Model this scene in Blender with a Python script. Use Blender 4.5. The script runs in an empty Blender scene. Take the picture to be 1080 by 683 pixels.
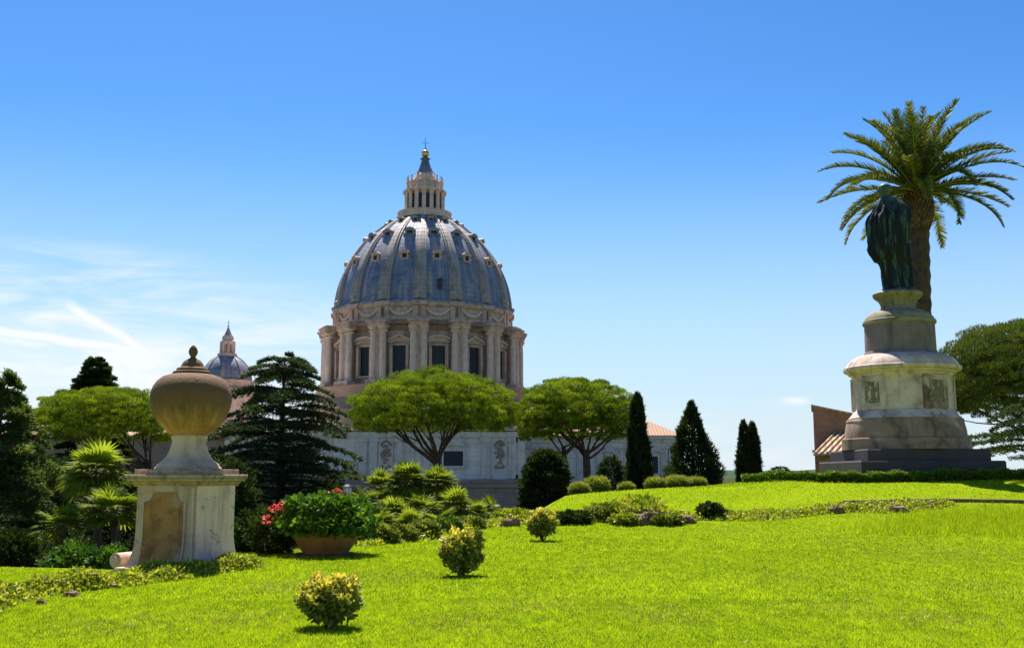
import bpy, math, random
import numpy as np
from mathutils import Vector, Matrix

R = math.radians
PI = math.pi
SC = bpy.context.scene
COL = SC.collection

# ------------------------------------------------------------------ camera
F, CX, CY = 1100.0, 540.0, 341.5          # focal length and centre in photo pixels
HORIZON = 501.5
TH = math.atan((HORIZON - CY) / F)
EYE = 1.6
cd = bpy.data.cameras.new('camera')
cd.sensor_width = 36.0
cd.lens = 36.0 * F / 1080.0
cd.clip_start = 0.1
cd.clip_end = 20000
cam = bpy.data.objects.new('camera', cd)
cam.location = (0, 0, EYE)
cam.rotation_euler = (PI / 2 + TH, 0, 0)
COL.objects.link(cam)
SC.camera = cam


def at(px, py, D):
    r, u = (px - CX) / F, (CY - py) / F
    d = (r, math.cos(TH) - u * math.sin(TH), math.sin(TH) + u * math.cos(TH))
    k = D / d[1]
    return (d[0] * k, D, EYE + d[2] * k)


def zz(py, D):
    return at(540, py, D)[2]


# ------------------------------------------------------------------ light
SUN_EL, SUN_AZ = R(61), R(-12)            # ahead of the camera, a little to its left
sdir = Vector((math.cos(SUN_EL) * math.sin(SUN_AZ), math.cos(SUN_EL) * math.cos(SUN_AZ), math.sin(SUN_EL)))
sl = bpy.data.lights.new('sun', 'SUN')
sl.energy = 5.0
sl.angle = R(0.53)
sl.color = (1.0, 0.955, 0.88)
so = bpy.data.objects.new('sun', sl)
so.rotation_euler = (-sdir).to_track_quat('-Z', 'Y').to_euler()
so.location = (0, 0, 60)
COL.objects.link(so)

SC.render.engine = 'CYCLES'
SC.view_settings.view_transform = 'Standard'
SC.view_settings.look = 'None'
SC.view_settings.gamma = 1
SC.view_settings.use_curve_mapping = False
SC.view_settings.exposure = 1.05
cy = SC.cycles
cy.use_denoising = True
try:
    cy.denoiser = 'OPENIMAGEDENOISE'
    cy.denoising_prefilter = 'NONE'
except Exception:
    pass
cy.max_bounces = 6
cy.diffuse_bounces = 3
cy.glossy_bounces = 2
cy.transmission_bounces = 3
cy.transparent_max_bounces = 4
cy.use_adaptive_sampling = False
cy.sample_clamp_indirect = 6.0


class NT:
    """small helper that strings shader nodes together"""

    def __init__(self, tree):
        self.t = tree

    def n(self, typ, **kw):
        nd = self.t.nodes.new(typ)
        for k, v in kw.items():
            setattr(nd, k, v)
        return nd

    def link(self, a, b):
        self.t.links.new(a, b)

    def put(self, sock, v):
        if hasattr(v, 'is_output'):
            self.link(v, sock)
        else:
            sock.default_value = v

    def math(self, op, a, b=0.0, c=0.0, clamp=False):
        nd = self.n('ShaderNodeMath', operation=op, use_clamp=clamp)
        self.put(nd.inputs[0], a)
        self.put(nd.inputs[1], b)
        self.put(nd.inputs[2], c)
        return nd.outputs[0]

    def smooth(self, v, lo, hi, to0=0.0, to1=1.0):
        nd = self.n('ShaderNodeMapRange', interpolation_type='SMOOTHSTEP')
        self.put(nd.inputs['Value'], v)
        nd.inputs['From Min'].default_value = lo
        nd.inputs['From Max'].default_value = hi
        nd.inputs['To Min'].default_value = to0
        nd.inputs['To Max'].default_value = to1
        return nd.outputs[0]

    def noise(self, vec, scale, detail=4.0, rough=0.55, dist=0.0):
        nd = self.n('ShaderNodeTexNoise')
        if vec is not None:
            self.link(vec, nd.inputs['Vector'])
        nd.inputs['Scale'].default_value = scale
        nd.inputs['Detail'].default_value = detail
        nd.inputs['Roughness'].default_value = rough
        nd.inputs['Distortion'].default_value = dist
        return nd.outputs['Fac']

    def mapping(self, vec, scale=(1, 1, 1), rot=(0, 0, 0), loc=(0, 0, 0)):
        nd = self.n('ShaderNodeMapping')
        self.link(vec, nd.inputs['Vector'])
        nd.inputs['Scale'].default_value = scale
        nd.inputs['Rotation'].default_value = rot
        nd.inputs['Location'].default_value = loc
        return nd.outputs[0]

    def mix(self, fac, a, b, mode='MIX'):
        nd = self.n('ShaderNodeMix', data_type='RGBA', blend_type=mode)
        self.put(nd.inputs[0], fac)
        for s, v in ((nd.inputs[6], a), (nd.inputs[7], b)):
            if isinstance(v, (tuple, list)):
                v = (*v[:3], 1.0)
            self.put(s, v)
        return nd.outputs[2]


# ------------------------------------------------------------------ sky
w = bpy.data.worlds.new('World')
SC.world = w
w.use_nodes = True
wt = NT(w.node_tree)
for nd in list(w.node_tree.nodes):
    w.node_tree.nodes.remove(nd)
wo = wt.n('ShaderNodeOutputWorld')
bg = wt.n('ShaderNodeBackground')
sky = wt.n('ShaderNodeTexSky', sky_type='NISHITA', sun_disc=False)
sky.sun_elevation = SUN_EL
sky.sun_rotation = SUN_AZ
sky.air_density = 1.0
sky.dust_density = 0.35
sky.ozone_density = 2.0
sky.altitude = 50
SKY = 0.078
bg.inputs['Strength'].default_value = SKY
hs = wt.n('ShaderNodeHueSaturation')
hs.inputs['Saturation'].default_value = 1.14
NORM = 6.3                               # deeper blue overhead, the horizon stays pale
gm = wt.n('ShaderNodeGamma')
gm.inputs['Gamma'].default_value = 1.4
wt.link(wt.mix(1.0, sky.outputs[0], (1 / NORM,) * 3, 'MULTIPLY'), gm.inputs['Color'])
wt.link(wt.mix(1.0, gm.outputs[0], (NORM * 0.84, NORM * 0.92, NORM * 0.96), 'MULTIPLY'), hs.inputs['Color'])
tc = wt.n('ShaderNodeTexCoord')
sep = wt.n('ShaderNodeSeparateXYZ')
wt.link(tc.outputs['Generated'], sep.inputs[0])
az = wt.math('ARCTAN2', sep.outputs['X'], sep.outputs['Y'])
el = wt.math('ARCSINE', sep.outputs['Z'])


def ae(px, py):
    v = Vector(at(px, py, 1.0)) - Vector((0, 0, EYE))
    v.normalize()
    return math.atan2(v.x, v.y), math.asin(v.z)


comb = wt.n('ShaderNodeCombineXYZ')
wt.link(az, comb.inputs[0])
wt.link(el, comb.inputs[1])
ang = comb.outputs[0]
wob = wt.math('MULTIPLY', wt.math('SUBTRACT', wt.noise(ang, 18, 3), 0.5), 0.02)


def contrail(p, q, half, amt):
    (a0, e0), (a1, e1) = ae(*p), ae(*q)
    L = math.hypot(a1 - a0, e1 - e0)
    ux, uy = (a1 - a0) / L, (e1 - e0) / L
    da, de = wt.math('SUBTRACT', az, a0), wt.math('SUBTRACT', el, e0)
    t = wt.math('ADD', wt.math('MULTIPLY', da, ux / L), wt.math('MULTIPLY', de, uy / L))
    s = wt.math('ADD', wt.math('MULTIPLY', da, -uy), wt.math('MULTIPLY', de, ux))
    s = wt.math('ABSOLUTE', wt.math('ADD', s, wt.math('MULTIPLY', wob, 0.45)))
    m = wt.smooth(s, 0.0, half, 1.0, 0.0)
    m = wt.math('MULTIPLY', m, wt.smooth(t, -0.12, 0.12))
    m = wt.math('MULTIPLY', m, wt.smooth(t, 0.75, 1.15, 1.0, 0.0))
    return wt.math('MULTIPLY', m, amt)


def blob(p, ra, re, amt):
    a0, e0 = ae(*p)
    da = wt.math('DIVIDE', wt.math('SUBTRACT', az, a0), ra)
    de = wt.math('DIVIDE', wt.math('SUBTRACT', el, e0), re)
    d = wt.math('SQRT', wt.math('ADD', wt.math('MULTIPLY', da, da), wt.math('MULTIPLY', de, de)))
    return wt.smooth(d, 0.25, 1.0, amt, 0.0)


streak = wt.noise(wt.mapping(ang, scale=(5.5, 26, 1), rot=(0, 0, R(14))), 1.0, 7, 0.6, 0.6)
streak = wt.smooth(streak, 0.34, 0.68)
puff = wt.noise(wt.mapping(ang, scale=(13, 30, 1)), 1.0, 7, 0.6, 0.4)
puff = wt.smooth(puff, 0.40, 0.66)
cl = wt.math('MULTIPLY', streak, blob((120, 355), 0.30, 0.085, 1.0))
cl = wt.math('MAXIMUM', cl, wt.math('MULTIPLY', streak, blob((60, 285), 0.24, 0.035, 0.5)))
cl = wt.math('MAXIMUM', cl, wt.math('MULTIPLY', wt.math('ADD', wt.math('MULTIPLY', puff, 0.6), 0.4), blob((60, 410), 0.38, 0.085, 1.0)))
cl = wt.math('MAXIMUM', cl, wt.math('MULTIPLY', wt.math('ADD', wt.math('MULTIPLY', streak, 0.6), 0.3), blob((700, 485), 0.6, 0.07, 0.5)))
cl = wt.math('MAXIMUM', cl, wt.math('MULTIPLY', puff, blob((838, 423), 0.022, 0.006, 0.7)))
cl = wt.math('MAXIMUM', cl, contrail((-60, 339), (175, 375), 0.0085, 1.0))
cl = wt.math('MAXIMUM', cl, contrail((70, 322), (178, 384), 0.0095, 1.0))
cl = wt.math('MINIMUM', cl, 0.95)
veil = wt.smooth(el, 0.0, 0.34, 0.90, 0.0)          # thin high haze towards the horizon
skyv = wt.mix(veil, hs.outputs[0], (3.9, 4.8, 5.6))
skyc = wt.mix(cl, skyv, (6.2, 6.35, 6.5))
wt.link(skyc, bg.inputs['Color'])
wt.link(bg.outputs[0], wo.inputs[0])

# ------------------------------------------------------------------ ground shape
XE = [-60, -10, -6.4, -5.2, -3.9, -2.4, -1.1, 0.6, 2.1, 4.5, 8, 10.5, 15.6, 30, 90]
YE = [30, 23, 22, 22.0, 23.3, 26.5, 31, 34.5, 38.5, 41.5, 45, 47, 56, 66, 80]
XA = [-3, -1, 0.6, 2.0, 8, 11, 16, 40]
HA = [0.12, 0.33, 0.62, 0.98, 1.15, 1.38, 1.47, 1.5]


def sst(v, lo, hi):
    t = np.clip((np.asarray(v, float) - lo) / (hi - lo), 0, 1)
    return t * t * (3 - 2 * t)


def ground(x, y):
    x = np.asarray(x, float)
    y = np.asarray(y, float)
    h = np.interp(x, XA, HA) * sst(y, 27.5, 42)
    h = h - 0.42 * sst(y, 14, 22) * sst(-x, 6.2, 8.2)
    h = h + 0.03 * np.sin(x * 0.7 + 1.1) * np.sin(y * 0.5) * sst(y, 3, 10)
    d = y - np.interp(x, XE, YE)
    dd = np.clip(d, 0, 1e9)
    drop = np.where(dd < 4, 0.035 * dd * dd, 0.56 + 0.2 * (dd - 4))
    right = sst(x, 10, 22)
    cap = 9.0 * (1 - right) + 3.0 * right
    drop = cap * (1 - np.exp(-drop / cap))
    return h - drop + 0.0


def gz(x, y):
    return float(ground(x, y))


def on_ground(px, D):
    x = (px - CX) / F * D * 1.0
    return (x, D, gz(x, D))


# ------------------------------------------------------------------ mesh helpers
def tag(o, label=None, cat=None, group=None, kind=None):
    if label: o['label'] = label
    if cat: o['category'] = cat
    if group: o['group'] = group
    if kind: o['kind'] = kind
    return o


def empty(name, loc, rz=0.0, label=None, cat=None, group=None):
    o = bpy.data.objects.new(name, None)
    o.location = loc
    o.rotation_euler = (0, 0, rz)
    o.empty_display_size = 0.3
    COL.objects.link(o)
    return tag(o, label, cat, group)


def mesh_np(name, V, faces, mat, parent=None, smooth=False, tint=None, loc=None):
    """faces: list of (n,k) int arrays"""
    V = np.asarray(V, np.float32)
    me = bpy.data.meshes.new(name)
    idx = np.concatenate([f.ravel() for f in faces]).astype(np.int32)
    tot = np.concatenate([np.full(len(f), f.shape[1], np.int32) for f in faces])
    st = np.concatenate([[0], np.cumsum(tot)[:-1]]).astype(np.int32)
    me.vertices.add(len(V))
    me.vertices.foreach_set('co', V.ravel())
    me.loops.add(len(idx))
    me.loops.foreach_set('vertex_index', idx)
    me.polygons.add(len(tot))
    me.polygons.foreach_set('loop_start', st)
    me.polygons.foreach_set('loop_total', tot)
    if smooth:
        me.polygons.foreach_set('use_smooth', np.ones(len(tot), bool))
    me.update(calc_edges=True)
    me.validate()
    if tint is not None and len(me.polygons) == len(tint):
        a = me.attributes.new('tint', 'FLOAT', 'FACE')
        a.data.foreach_set('value', np.asarray(tint, np.float32))
    if mat: me.materials.append(mat)
    o = bpy.data.objects.new(name, me)
    COL.objects.link(o)
    if parent: o.parent = parent
    if loc: o.location = loc
    return o


class MB:
    """collects shapes and links them as ONE mesh object"""

    def __init__(self):
        self.v, self.f = [], []

    def add(self, vs, fs):
        b = len(self.v)
        self.v += [tuple(p) for p in vs]
        self.f += [tuple(i + b for i in f) for f in fs]
        return self

    def box(self, c, s, rz=0.0, taper=1.0, bev=0.0):
        hx, hy, hz = s[0] / 2, s[1] / 2, s[2] / 2
        co, si = math.cos(rz), math.sin(rz)
        vs = []
        for z, k in ((-hz, 1.0), (hz, taper)):
            for x, y in ((-hx, -hy), (hx, -hy), (hx, hy), (-hx, hy)):
                x, y = x * k, y * k
                vs.append((c[0] + x * co - y * si, c[1] + x * si + y * co, c[2] + z))
        return self.add(vs, [(3, 2, 1, 0), (4, 5, 6, 7), (0, 1, 5, 4), (1, 2, 6, 5), (2, 3, 7, 6), (3, 0, 4, 7)])

    def hull(self, rings, close=True):
        """loft of equal rings (lists of points) with capped ends"""
        n = len(rings[0])
        vs = [p for r in rings for p in r]
        fs = []
        for k in range(len(rings) - 1):
            for i in range(n):
                j = (i + 1) % n
                fs.append((k * n + i, k * n + j, (k + 1) * n + j, (k + 1) * n + i))
        if close:
            fs.append(tuple(reversed(range(n))))
            fs.append(tuple((len(rings) - 1) * n + i for i in range(n)))
        return self.add(vs, fs)

    def lathe(self, prof, n=32, c=(0, 0), a0=0.0, wob=None, close=True):
        rings = []
        for r, z in prof:
            ring = []
            for i in range(n):
                a = a0 + 2 * PI * i / n
                k = r * (wob(a, z) if wob else 1)
                ring.append((c[0] + k * math.cos(a), c[1] + k * math.sin(a), z))
            rings.append(ring)
        return self.hull(rings, close)

    def square(self, prof, rz=0.0, c=(0, 0)):
        """profile of half-widths on a square plan"""
        rings = []
        for h, z in prof:
            ring = []
            for x, y in ((-h, -h), (h, -h), (h, h), (-h, h)):
                ring.append((c[0] + x * math.cos(rz) - y * math.sin(rz), c[1] + x * math.sin(rz) + y * math.cos(rz), z))
            rings.append(ring)
        return self.hull(rings)

    def tube(self, pts, rad, n=8):
        pts = [Vector(p) for p in pts]
        if not isinstance(rad, (list, tuple)):
            rad = [rad] * len(pts)
        rings = []
        prev = None
        for i, p in enumerate(pts):
            t = (pts[min(i + 1, len(pts) - 1)] - pts[max(i - 1, 0)])
            if t.length < 1e-9: t = Vector((0, 0, 1))
            t.normalize()
            u = prev if prev is not None else (Vector((1, 0, 0)) if abs(t.x) < 0.8 else Vector((0, 1, 0)))
            u = (u - t * u.dot(t))
            u.normalize()
            prev = u
            v = t.cross(u)
            rings.append([tuple(p + (u * math.cos(2 * PI * k / n) + v * math.sin(2 * PI * k / n)) * rad[i]) for k in range(n)])
        return self.hull(rings)

    def ball(self, c, r, seg=14, rings=9, s=(1, 1, 1), rng=None, jit=0.0):
        prof = []
        vs, fs = [], []
        for k in range(rings + 1):
            ph = PI * k / rings - PI / 2
            for i in range(seg):
                a = 2 * PI * i / seg
                q = r * (1 + (rng.uniform(-jit, jit) if rng else 0))
                if k in (0, rings): q = r
                vs.append((c[0] + q * s[0] * math.cos(ph) * math.cos(a), c[1] + q * s[1] * math.cos(ph) * math.sin(a), c[2] + q * s[2] * math.sin(ph)))
        for k in range(rings):
            for i in range(seg):
                j = (i + 1) % seg
                fs.append((k * seg + i, k * seg + j, (k + 1) * seg + j, (k + 1) * seg + i))
        return self.add(vs, fs)

    def prism(self, outline, f0, f1):
        """outline of 2D points carried by the functions f0(p), f1(p) to 3D"""
        n = len(outline)
        return self.hull([[f0(p) for p in outline], [f1(p) for p in outline]])

    def build(self, name, mat, parent=None, smooth=False, loc=None, angle=None):
        me = bpy.data.meshes.new(name)
        me.from_pydata(self.v, [], self.f)
        me.update()
        if smooth:
            me.polygons.foreach_set('use_smooth', [True] * len(me.polygons))
            if angle is not None:
                try:
                    me.set_sharp_from_angle(angle=angle)
                except Exception:
                    pass
        if mat: me.materials.append(mat)
        o = bpy.data.objects.new(name, me)
        COL.objects.link(o)
        if parent: o.parent = parent
        if loc: o.location = loc
        return o


# ------------------------------------------------------------------ materials
def material(name):
    m = bpy.data.materials.new(name)
    m.use_nodes = True
    t = NT(m.node_tree)
    p = m.node_tree.nodes['Principled BSDF']
    return m, t, p


def stone(name, base, dark, scale=1.0, stain=0.6, streak=0.5, rough=0.85, third=None, bump=0.25, blocks=None, cracks=0.0):
    """weathered stone: mottled colour, stains with streaks that run down, fine bump"""
    m, t, p = material(name)
    tcn = t.n('ShaderNodeTexCoord')
    ob = tcn.outputs['Object']
    n1 = t.noise(ob, 1.3 * scale, 6, 0.62)
    n2 = t.noise(t.mapping(ob, scale=(3.2 * scale, 3.2 * scale, 0.35 * scale)), 1.0, 5, 0.6)
    n3 = t.noise(ob, 22 * scale, 4, 0.6)
    col = t.mix(t.math('MULTIPLY', t.smooth(n1, 0.42, 0.72), stain), base, dark)
    col = t.mix(t.math('MULTIPLY', t.smooth(n2, 0.5, 0.75), streak), col, dark)
    if third:
        n4 = t.noise(t.mapping(ob, loc=(7, 3, 5)), 0.9 * scale, 5, 0.6)
        col = t.mix(t.smooth(n4, 0.5, 0.68), col, third)
    col = t.mix(t.math('MULTIPLY', n3, 0.35), col, tuple(c * 0.6 for c in base))
    if blocks:
        bt = t.n('ShaderNodeTexBrick')
        t.link(t.mapping(ob, rot=blocks.get('rot', (0, 0, 0))), bt.inputs['Vector'])
        bt.inputs['Scale'].default_value = 1.0
        bt.inputs['Brick Width'].default_value = blocks['w']
        bt.inputs['Row Height'].default_value = blocks['h']
        bt.inputs['Mortar Size'].default_value = blocks.get('m', 0.02)
        col = t.mix(t.math('MULTIPLY', bt.outputs['Fac'], 0.5), col, dark)
    if cracks:
        vo = t.n('ShaderNodeTexVoronoi', feature='DISTANCE_TO_EDGE')
        wv = t.n('ShaderNodeMix', data_type='VECTOR')
        nz = t.n('ShaderNodeTexNoise')
        t.link(ob, nz.inputs['Vector'])
        nz.inputs['Scale'].default_value = 5
        nz.inputs['Detail'].default_value = 5
        wv.inputs[0].default_value = 0.25
        t.link(ob, wv.inputs[4])
        t.link(nz.outputs['Color'], wv.inputs[5])
        t.link(wv.outputs[1], vo.inputs['Vector'])
        vo.inputs['Scale'].default_value = 2.2
        ck = t.smooth(vo.outputs['Distance'], 0.004, 0.022, 1.0, 0.0)
        ck = t.math('MULTIPLY', ck, t.smooth(t.noise(t.mapping(ob, loc=(3, 9, 2)), 2.0, 3), 0.50, 0.62))
        blot = t.smooth(t.noise(t.mapping(ob, loc=(1, 2, 8), scale=(1, 1, 0.6)), 4.5, 6, 0.7), 0.60, 0.70)
        col = t.mix(t.math('MULTIPLY', t.math('MAXIMUM', ck, t.math('MULTIPLY', blot, 0.7)), cracks), col, tuple(c * 0.8 for c in dark))
    t.link(col, p.inputs['Base Color'])
    p.inputs['Roughness'].default_value = rough
    p.inputs['Specular IOR Level'].default_value = 0.25
    b = t.n('ShaderNodeBump')
    b.inputs['Strength'].default_value = bump
    b.inputs['Distance'].default_value = 0.05 / scale
    t.link(t.math('ADD', n3, n1), b.inputs['Height'])
    t.link(b.outputs[0], p.inputs['Normal'])
    return m


def plain(name, c, rough=0.6, metal=0.0, vary=0.25, scale=6.0, spec=0.4):
    m, t, p = material(name)
    tcn = t.n('ShaderNodeTexCoord')
    n1 = t.noise(tcn.outputs['Object'], scale, 5, 0.6)
    col = t.mix(n1, tuple(k * (1 - vary) for k in c), tuple(min(1, k * (1 + vary)) for k in c))
    t.link(col, p.inputs['Base Color'])
    p.inputs['Roughness'].default_value = rough
    p.inputs['Metallic'].default_value = metal
    p.inputs['Specular IOR Level'].default_value = spec
    return m


def leafmat(name, lo, hi, trans=0.4, tcol=None, rough=0.5, spec=0.3):
    m, t, p = material(name)
    at_ = t.n('ShaderNodeAttribute', attribute_name='tint')
    col = t.mix(at_.outputs['Fac'], lo, hi)
    t.link(col, p.inputs['Base Color'])
    p.inputs['Roughness'].default_value = rough
    p.inputs['Specular IOR Level'].default_value = spec
    tr = t.n('ShaderNodeBsdfTranslucent')
    tcol = tcol or (1.3, 1.25, 0.5)
    t.link(t.mix(1.0, col, tcol, 'MULTIPLY'), tr.inputs['Color'])
    mx = t.n('ShaderNodeMixShader')
    mx.inputs[0].default_value = trans
    t.link(p.outputs[0], mx.inputs[1])
    t.link(tr.outputs[0], mx.inputs[2])
    t.link(mx.outputs[0], t.t.nodes['Material Output'].inputs['Surface'])
    return m


def bark(name, a, b, scale=5.0):
    m, t, p = material(name)
    tcn = t.n('ShaderNodeTexCoord')
    n1 = t.noise(t.mapping(tcn.outputs['Object'], scale=(scale, scale, scale * 0.3)), 1.0, 6, 0.65)
    col = t.mix(t.smooth(n1, 0.35, 0.65), a, b)
    t.link(col, p.inputs['Base Color'])
    p.inputs['Roughness'].default_value = 0.9
    bm = t.n('ShaderNodeBump')
    bm.inputs['Strength'].default_value = 0.6
    bm.inputs['Distance'].default_value = 0.08
    t.link(n1, bm.inputs['Height'])
    t.link(bm.outputs[0], p.inputs['Normal'])
    return m


M = {}
M['travertine'] = stone('travertine', (0.64, 0.44, 0.345), (0.21, 0.13, 0.095), 0.35, 0.65, 0.75)
M['travertine_pale'] = stone('travertine_pale', (0.76, 0.565, 0.455), (0.32, 0.21, 0.16), 0.4, 0.5, 0.6)
M['travertine_rust'] = stone('travertine_rust', (0.42, 0.27, 0.20), (0.20, 0.125, 0.095), 0.3, 0.5, 0.5)
M['travertine_dark'] = stone('travertine_dark', (0.34, 0.225, 0.17), (0.13, 0.085, 0.065), 0.5, 0.6, 0.7)  # darker brown stone for the entablature band
M['facade'] = stone('facade', (0.80, 0.74, 0.68), (0.38, 0.31, 0.26), 0.3, 0.5, 0.75, blocks={'w': 3.4, 'h': 1.1, 'm': 0.05, 'rot': (PI / 2, 0, 0)})
M['facade_trim'] = stone('facade_trim', (0.68, 0.62, 0.57), (0.28, 0.22, 0.19), 0.4, 0.5, 0.7)
M['base_stone'] = stone('base_stone', (0.36, 0.265, 0.19), (0.16, 0.115, 0.085), 0.3, 0.6, 0.5, blocks={'w': 4.5, 'h': 1.3, 'm': 0.06, 'rot': (PI / 2, 0, 0)})
M['relief'] = stone('relief', (0.38, 0.28, 0.22), (0.14, 0.10, 0.08), 0.9, 0.6, 0.5)
M['glass_dark'] = plain('glass_dark', (0.016, 0.022, 0.038), 0.35, 0, 0.5, 0.6, 0.25)
M['grille'] = plain('grille', (0.035, 0.035, 0.04), 0.6)
M['gold'] = plain('gold', (0.75, 0.48, 0.12), 0.35, 0.9, 0.15)
M['dark_metal'] = plain('dark_metal', (0.03, 0.03, 0.035), 0.5, 0.3)
M['lantern_brick'] = stone('lantern_brick', (0.36, 0.19, 0.13), (0.2, 0.1, 0.08), 0.8, 0.5, 0.4)


def lead(name, base, dark, light):
    m, t, p = material(name)
    tcn = t.n('ShaderNodeTexCoord')
    ob = tcn.outputs['Object']
    s = t.n('ShaderNodeSeparateXYZ')
    t.link(ob, s.inputs[0])
    a = t.math('ARCTAN2', s.outputs['Y'], s.outputs['X'])
    cb = t.n('ShaderNodeCombineXYZ')
    t.link(t.math('MULTIPLY', a, 24.0), cb.inputs[0])
    t.link(t.math('MULTIPLY', s.outputs['Z'], 0.09), cb.inputs[1])
    run = t.noise(cb.outputs[0], 1.0, 5, 0.6)
    n1 = t.noise(ob, 0.35, 5, 0.6)
    col = t.mix(t.smooth(run, 0.42, 0.68), base, light)
    col = t.mix(t.math('MULTIPLY', t.smooth(n1, 0.45, 0.7), 0.7), col, dark)
    rows = t.math('FRACT', t.math('MULTIPLY', s.outputs['Z'], 0.75))
    seam = t.smooth(rows, 0.0, 0.14, 1.0, 0.0)
    vs = t.math('FRACT', t.math('MULTIPLY', a, 16 * 6 / (2 * PI)))
    seam = t.math('MAXIMUM', seam, t.smooth(vs, 0.0, 0.16, 1.0, 0.0))
    col = t.mix(t.math('MULTIPLY', seam, 0.45), col, dark)
    t.link(col, p.inputs['Base Color'])
    p.inputs['Metallic'].default_value = 0.2
    p.inputs['Roughness'].default_value = 0.66
    p.inputs['Specular IOR Level'].default_value = 0.35
    b = t.n('ShaderNodeBump')
    b.inputs['Strength'].default_value = 0.5
    b.inputs['Distance'].default_value = 0.25
    b.invert = True
    t.link(t.math('ADD', seam, t.math('MULTIPLY', n1, 0.4)), b.inputs['Height'])
    t.link(b.outputs[0], p.inputs['Normal'])
    return m


M['lead'] = lead('lead', (0.17, 0.215, 0.31), (0.09, 0.11, 0.17), (0.40, 0.35, 0.33))
M['lead_rib'] = lead('lead_rib', (0.36, 0.305, 0.28), (0.17, 0.14, 0.14), (0.48, 0.41, 0.36))


def tiles(name, c1, c2, rot=0.0, sc=3.0):
    m, t, p = material(name)
    tcn = t.n('ShaderNodeTexCoord')
    v = t.mapping(tcn.outputs['Object'], rot=(0, 0, rot))
    n1 = t.noise(v, 1.2, 5, 0.6)
    n2 = t.noise(v, 9, 3, 0.6)
    s = t.n('ShaderNodeSeparateXYZ')
    t.link(v, s.inputs[0])
    wv = t.math('SINE', t.math('MULTIPLY', s.outputs['X'], sc * 2 * PI))
    wv = t.math('ADD', t.math('MULTIPLY', wv, 0.5), 0.5)
    col = t.mix(n1, c1, c2)
    col = t.mix(t.math('MULTIPLY', t.smooth(n2, 0.45, 0.7), 0.5), col, tuple(c * 0.5 for c in c1))
    col = t.mix(t.math('MULTIPLY', t.smooth(wv, 0.0, 0.35, 1.0, 0.0), 0.6), col, tuple(c * 0.35 for c in c1))
    t.link(col, p.inputs['Base Color'])
    p.inputs['Roughness'].default_value = 0.9
    b = t.n('ShaderNodeBump')
    b.inputs['Strength'].default_value = 0.7
    b.inputs['Distance'].default_value = 0.15
    t.link(wv, b.inputs['Height'])
    t.link(b.outputs[0], p.inputs['Normal'])
    return m


M['roof_tile'] = tiles('roof_tile', (0.42, 0.23, 0.14), (0.50, 0.33, 0.21), 0.0, 1.2)
M['roof_tile_near'] = tiles('roof_tile_near', (0.52, 0.33, 0.20), (0.62, 0.43, 0.27), 0.0, 2.2)


def brickmat(name, c1, c2, mortar, bw, bh, rot=(PI / 2, 0, 0)):
    m, t, p = material(name)
    tcn = t.n('ShaderNodeTexCoord')
    v = t.mapping(tcn.outputs['Object'], rot=rot)
    bt = t.n('ShaderNodeTexBrick')
    t.link(v, bt.inputs['Vector'])
    bt.inputs['Color1'].default_value = (*c1, 1)
    bt.inputs['Color2'].default_value = (*c2, 1)
    bt.inputs['Mortar'].default_value = (*mortar, 1)
    bt.inputs['Scale'].default_value = 1
    bt.inputs['Brick Width'].default_value = bw
    bt.inputs['Row Height'].default_value = bh
    bt.inputs['Mortar Size'].default_value = 0.012
    n1 = t.noise(tcn.outputs['Object'], 0.8, 5, 0.6)
    col = t.mix(t.math('MULTIPLY', t.smooth(n1, 0.4, 0.7), 0.6), bt.outputs['Color'], tuple(c * 0.5 for c in c1))
    t.link(col, p.inputs['Base Color'])
    p.inputs['Roughness'].default_value = 0.9
    return m


M['brick'] = brickmat('brick', (0.40, 0.20, 0.115), (0.31, 0.15, 0.09), (0.36, 0.25, 0.18), 0.45, 0.13)
M['pink_plaster'] = stone('pink_plaster', (0.36, 0.25, 0.20), (0.2, 0.13, 0.1), 0.4, 0.5, 0.4)

M['urn_stone'] = stone('urn_stone', (0.56, 0.29, 0.125), (0.12, 0.06, 0.034), 1.1, 0.55, 0.6, bump=0.35)
_m = M['urn_stone']
_t = NT(_m.node_tree)
_p = _m.node_tree.nodes['Principled BSDF']
_old = _p.inputs['Base Color'].links[0].from_socket
_tc = _t.n('ShaderNodeTexCoord')
_s = _t.n('ShaderNodeSeparateXYZ')
_t.link(_tc.outputs['Object'], _s.inputs[0])
_a = _t.math('ARCTAN2', _s.outputs['Y'], _s.outputs['X'])
_c = _t.n('ShaderNodeCombineXYZ')
_t.link(_t.math('MULTIPLY', _a, 2.2), _c.inputs[0])
_t.link(_t.math('MULTIPLY', _s.outputs['Z'], 0.5), _c.inputs[1])
_run = _t.noise(_c.outputs[0], 2.2, 6, 0.65)
_z = _t.math('ADD', _s.outputs['Z'], _t.math('MULTIPLY', _t.math('SUBTRACT', _t.math('ADD', _t.math('MULTIPLY', _run, 0.6), _t.math('MULTIPLY', _t.noise(_tc.outputs['Object'], 2.5, 6, 0.65), 0.4)), 0.5), 1.5))
_f = _t.math('MULTIPLY', _t.smooth(_z, 0.62, 1.25), 0.78)
_t.link(_t.mix(_f, _old, (0.08, 0.045, 0.027)), _p.inputs['Base Color'])
M['urn_pale'] = stone('urn_pale', (0.66, 0.48, 0.38), (0.18, 0.11, 0.075), 1.8, 0.55, 0.6)
M['pedestal_marble'] = stone('pedestal_marble', (0.86, 0.60, 0.49), (0.20, 0.12, 0.085), 1.5, 0.4, 0.5, rough=0.6, cracks=0.85)
M['pedestal_panel'] = stone('pedestal_panel', (0.46, 0.225, 0.085), (0.13, 0.062, 0.03), 2.4, 0.85, 0.5, third=(0.50, 0.34, 0.20), bump=0.6)
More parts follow.
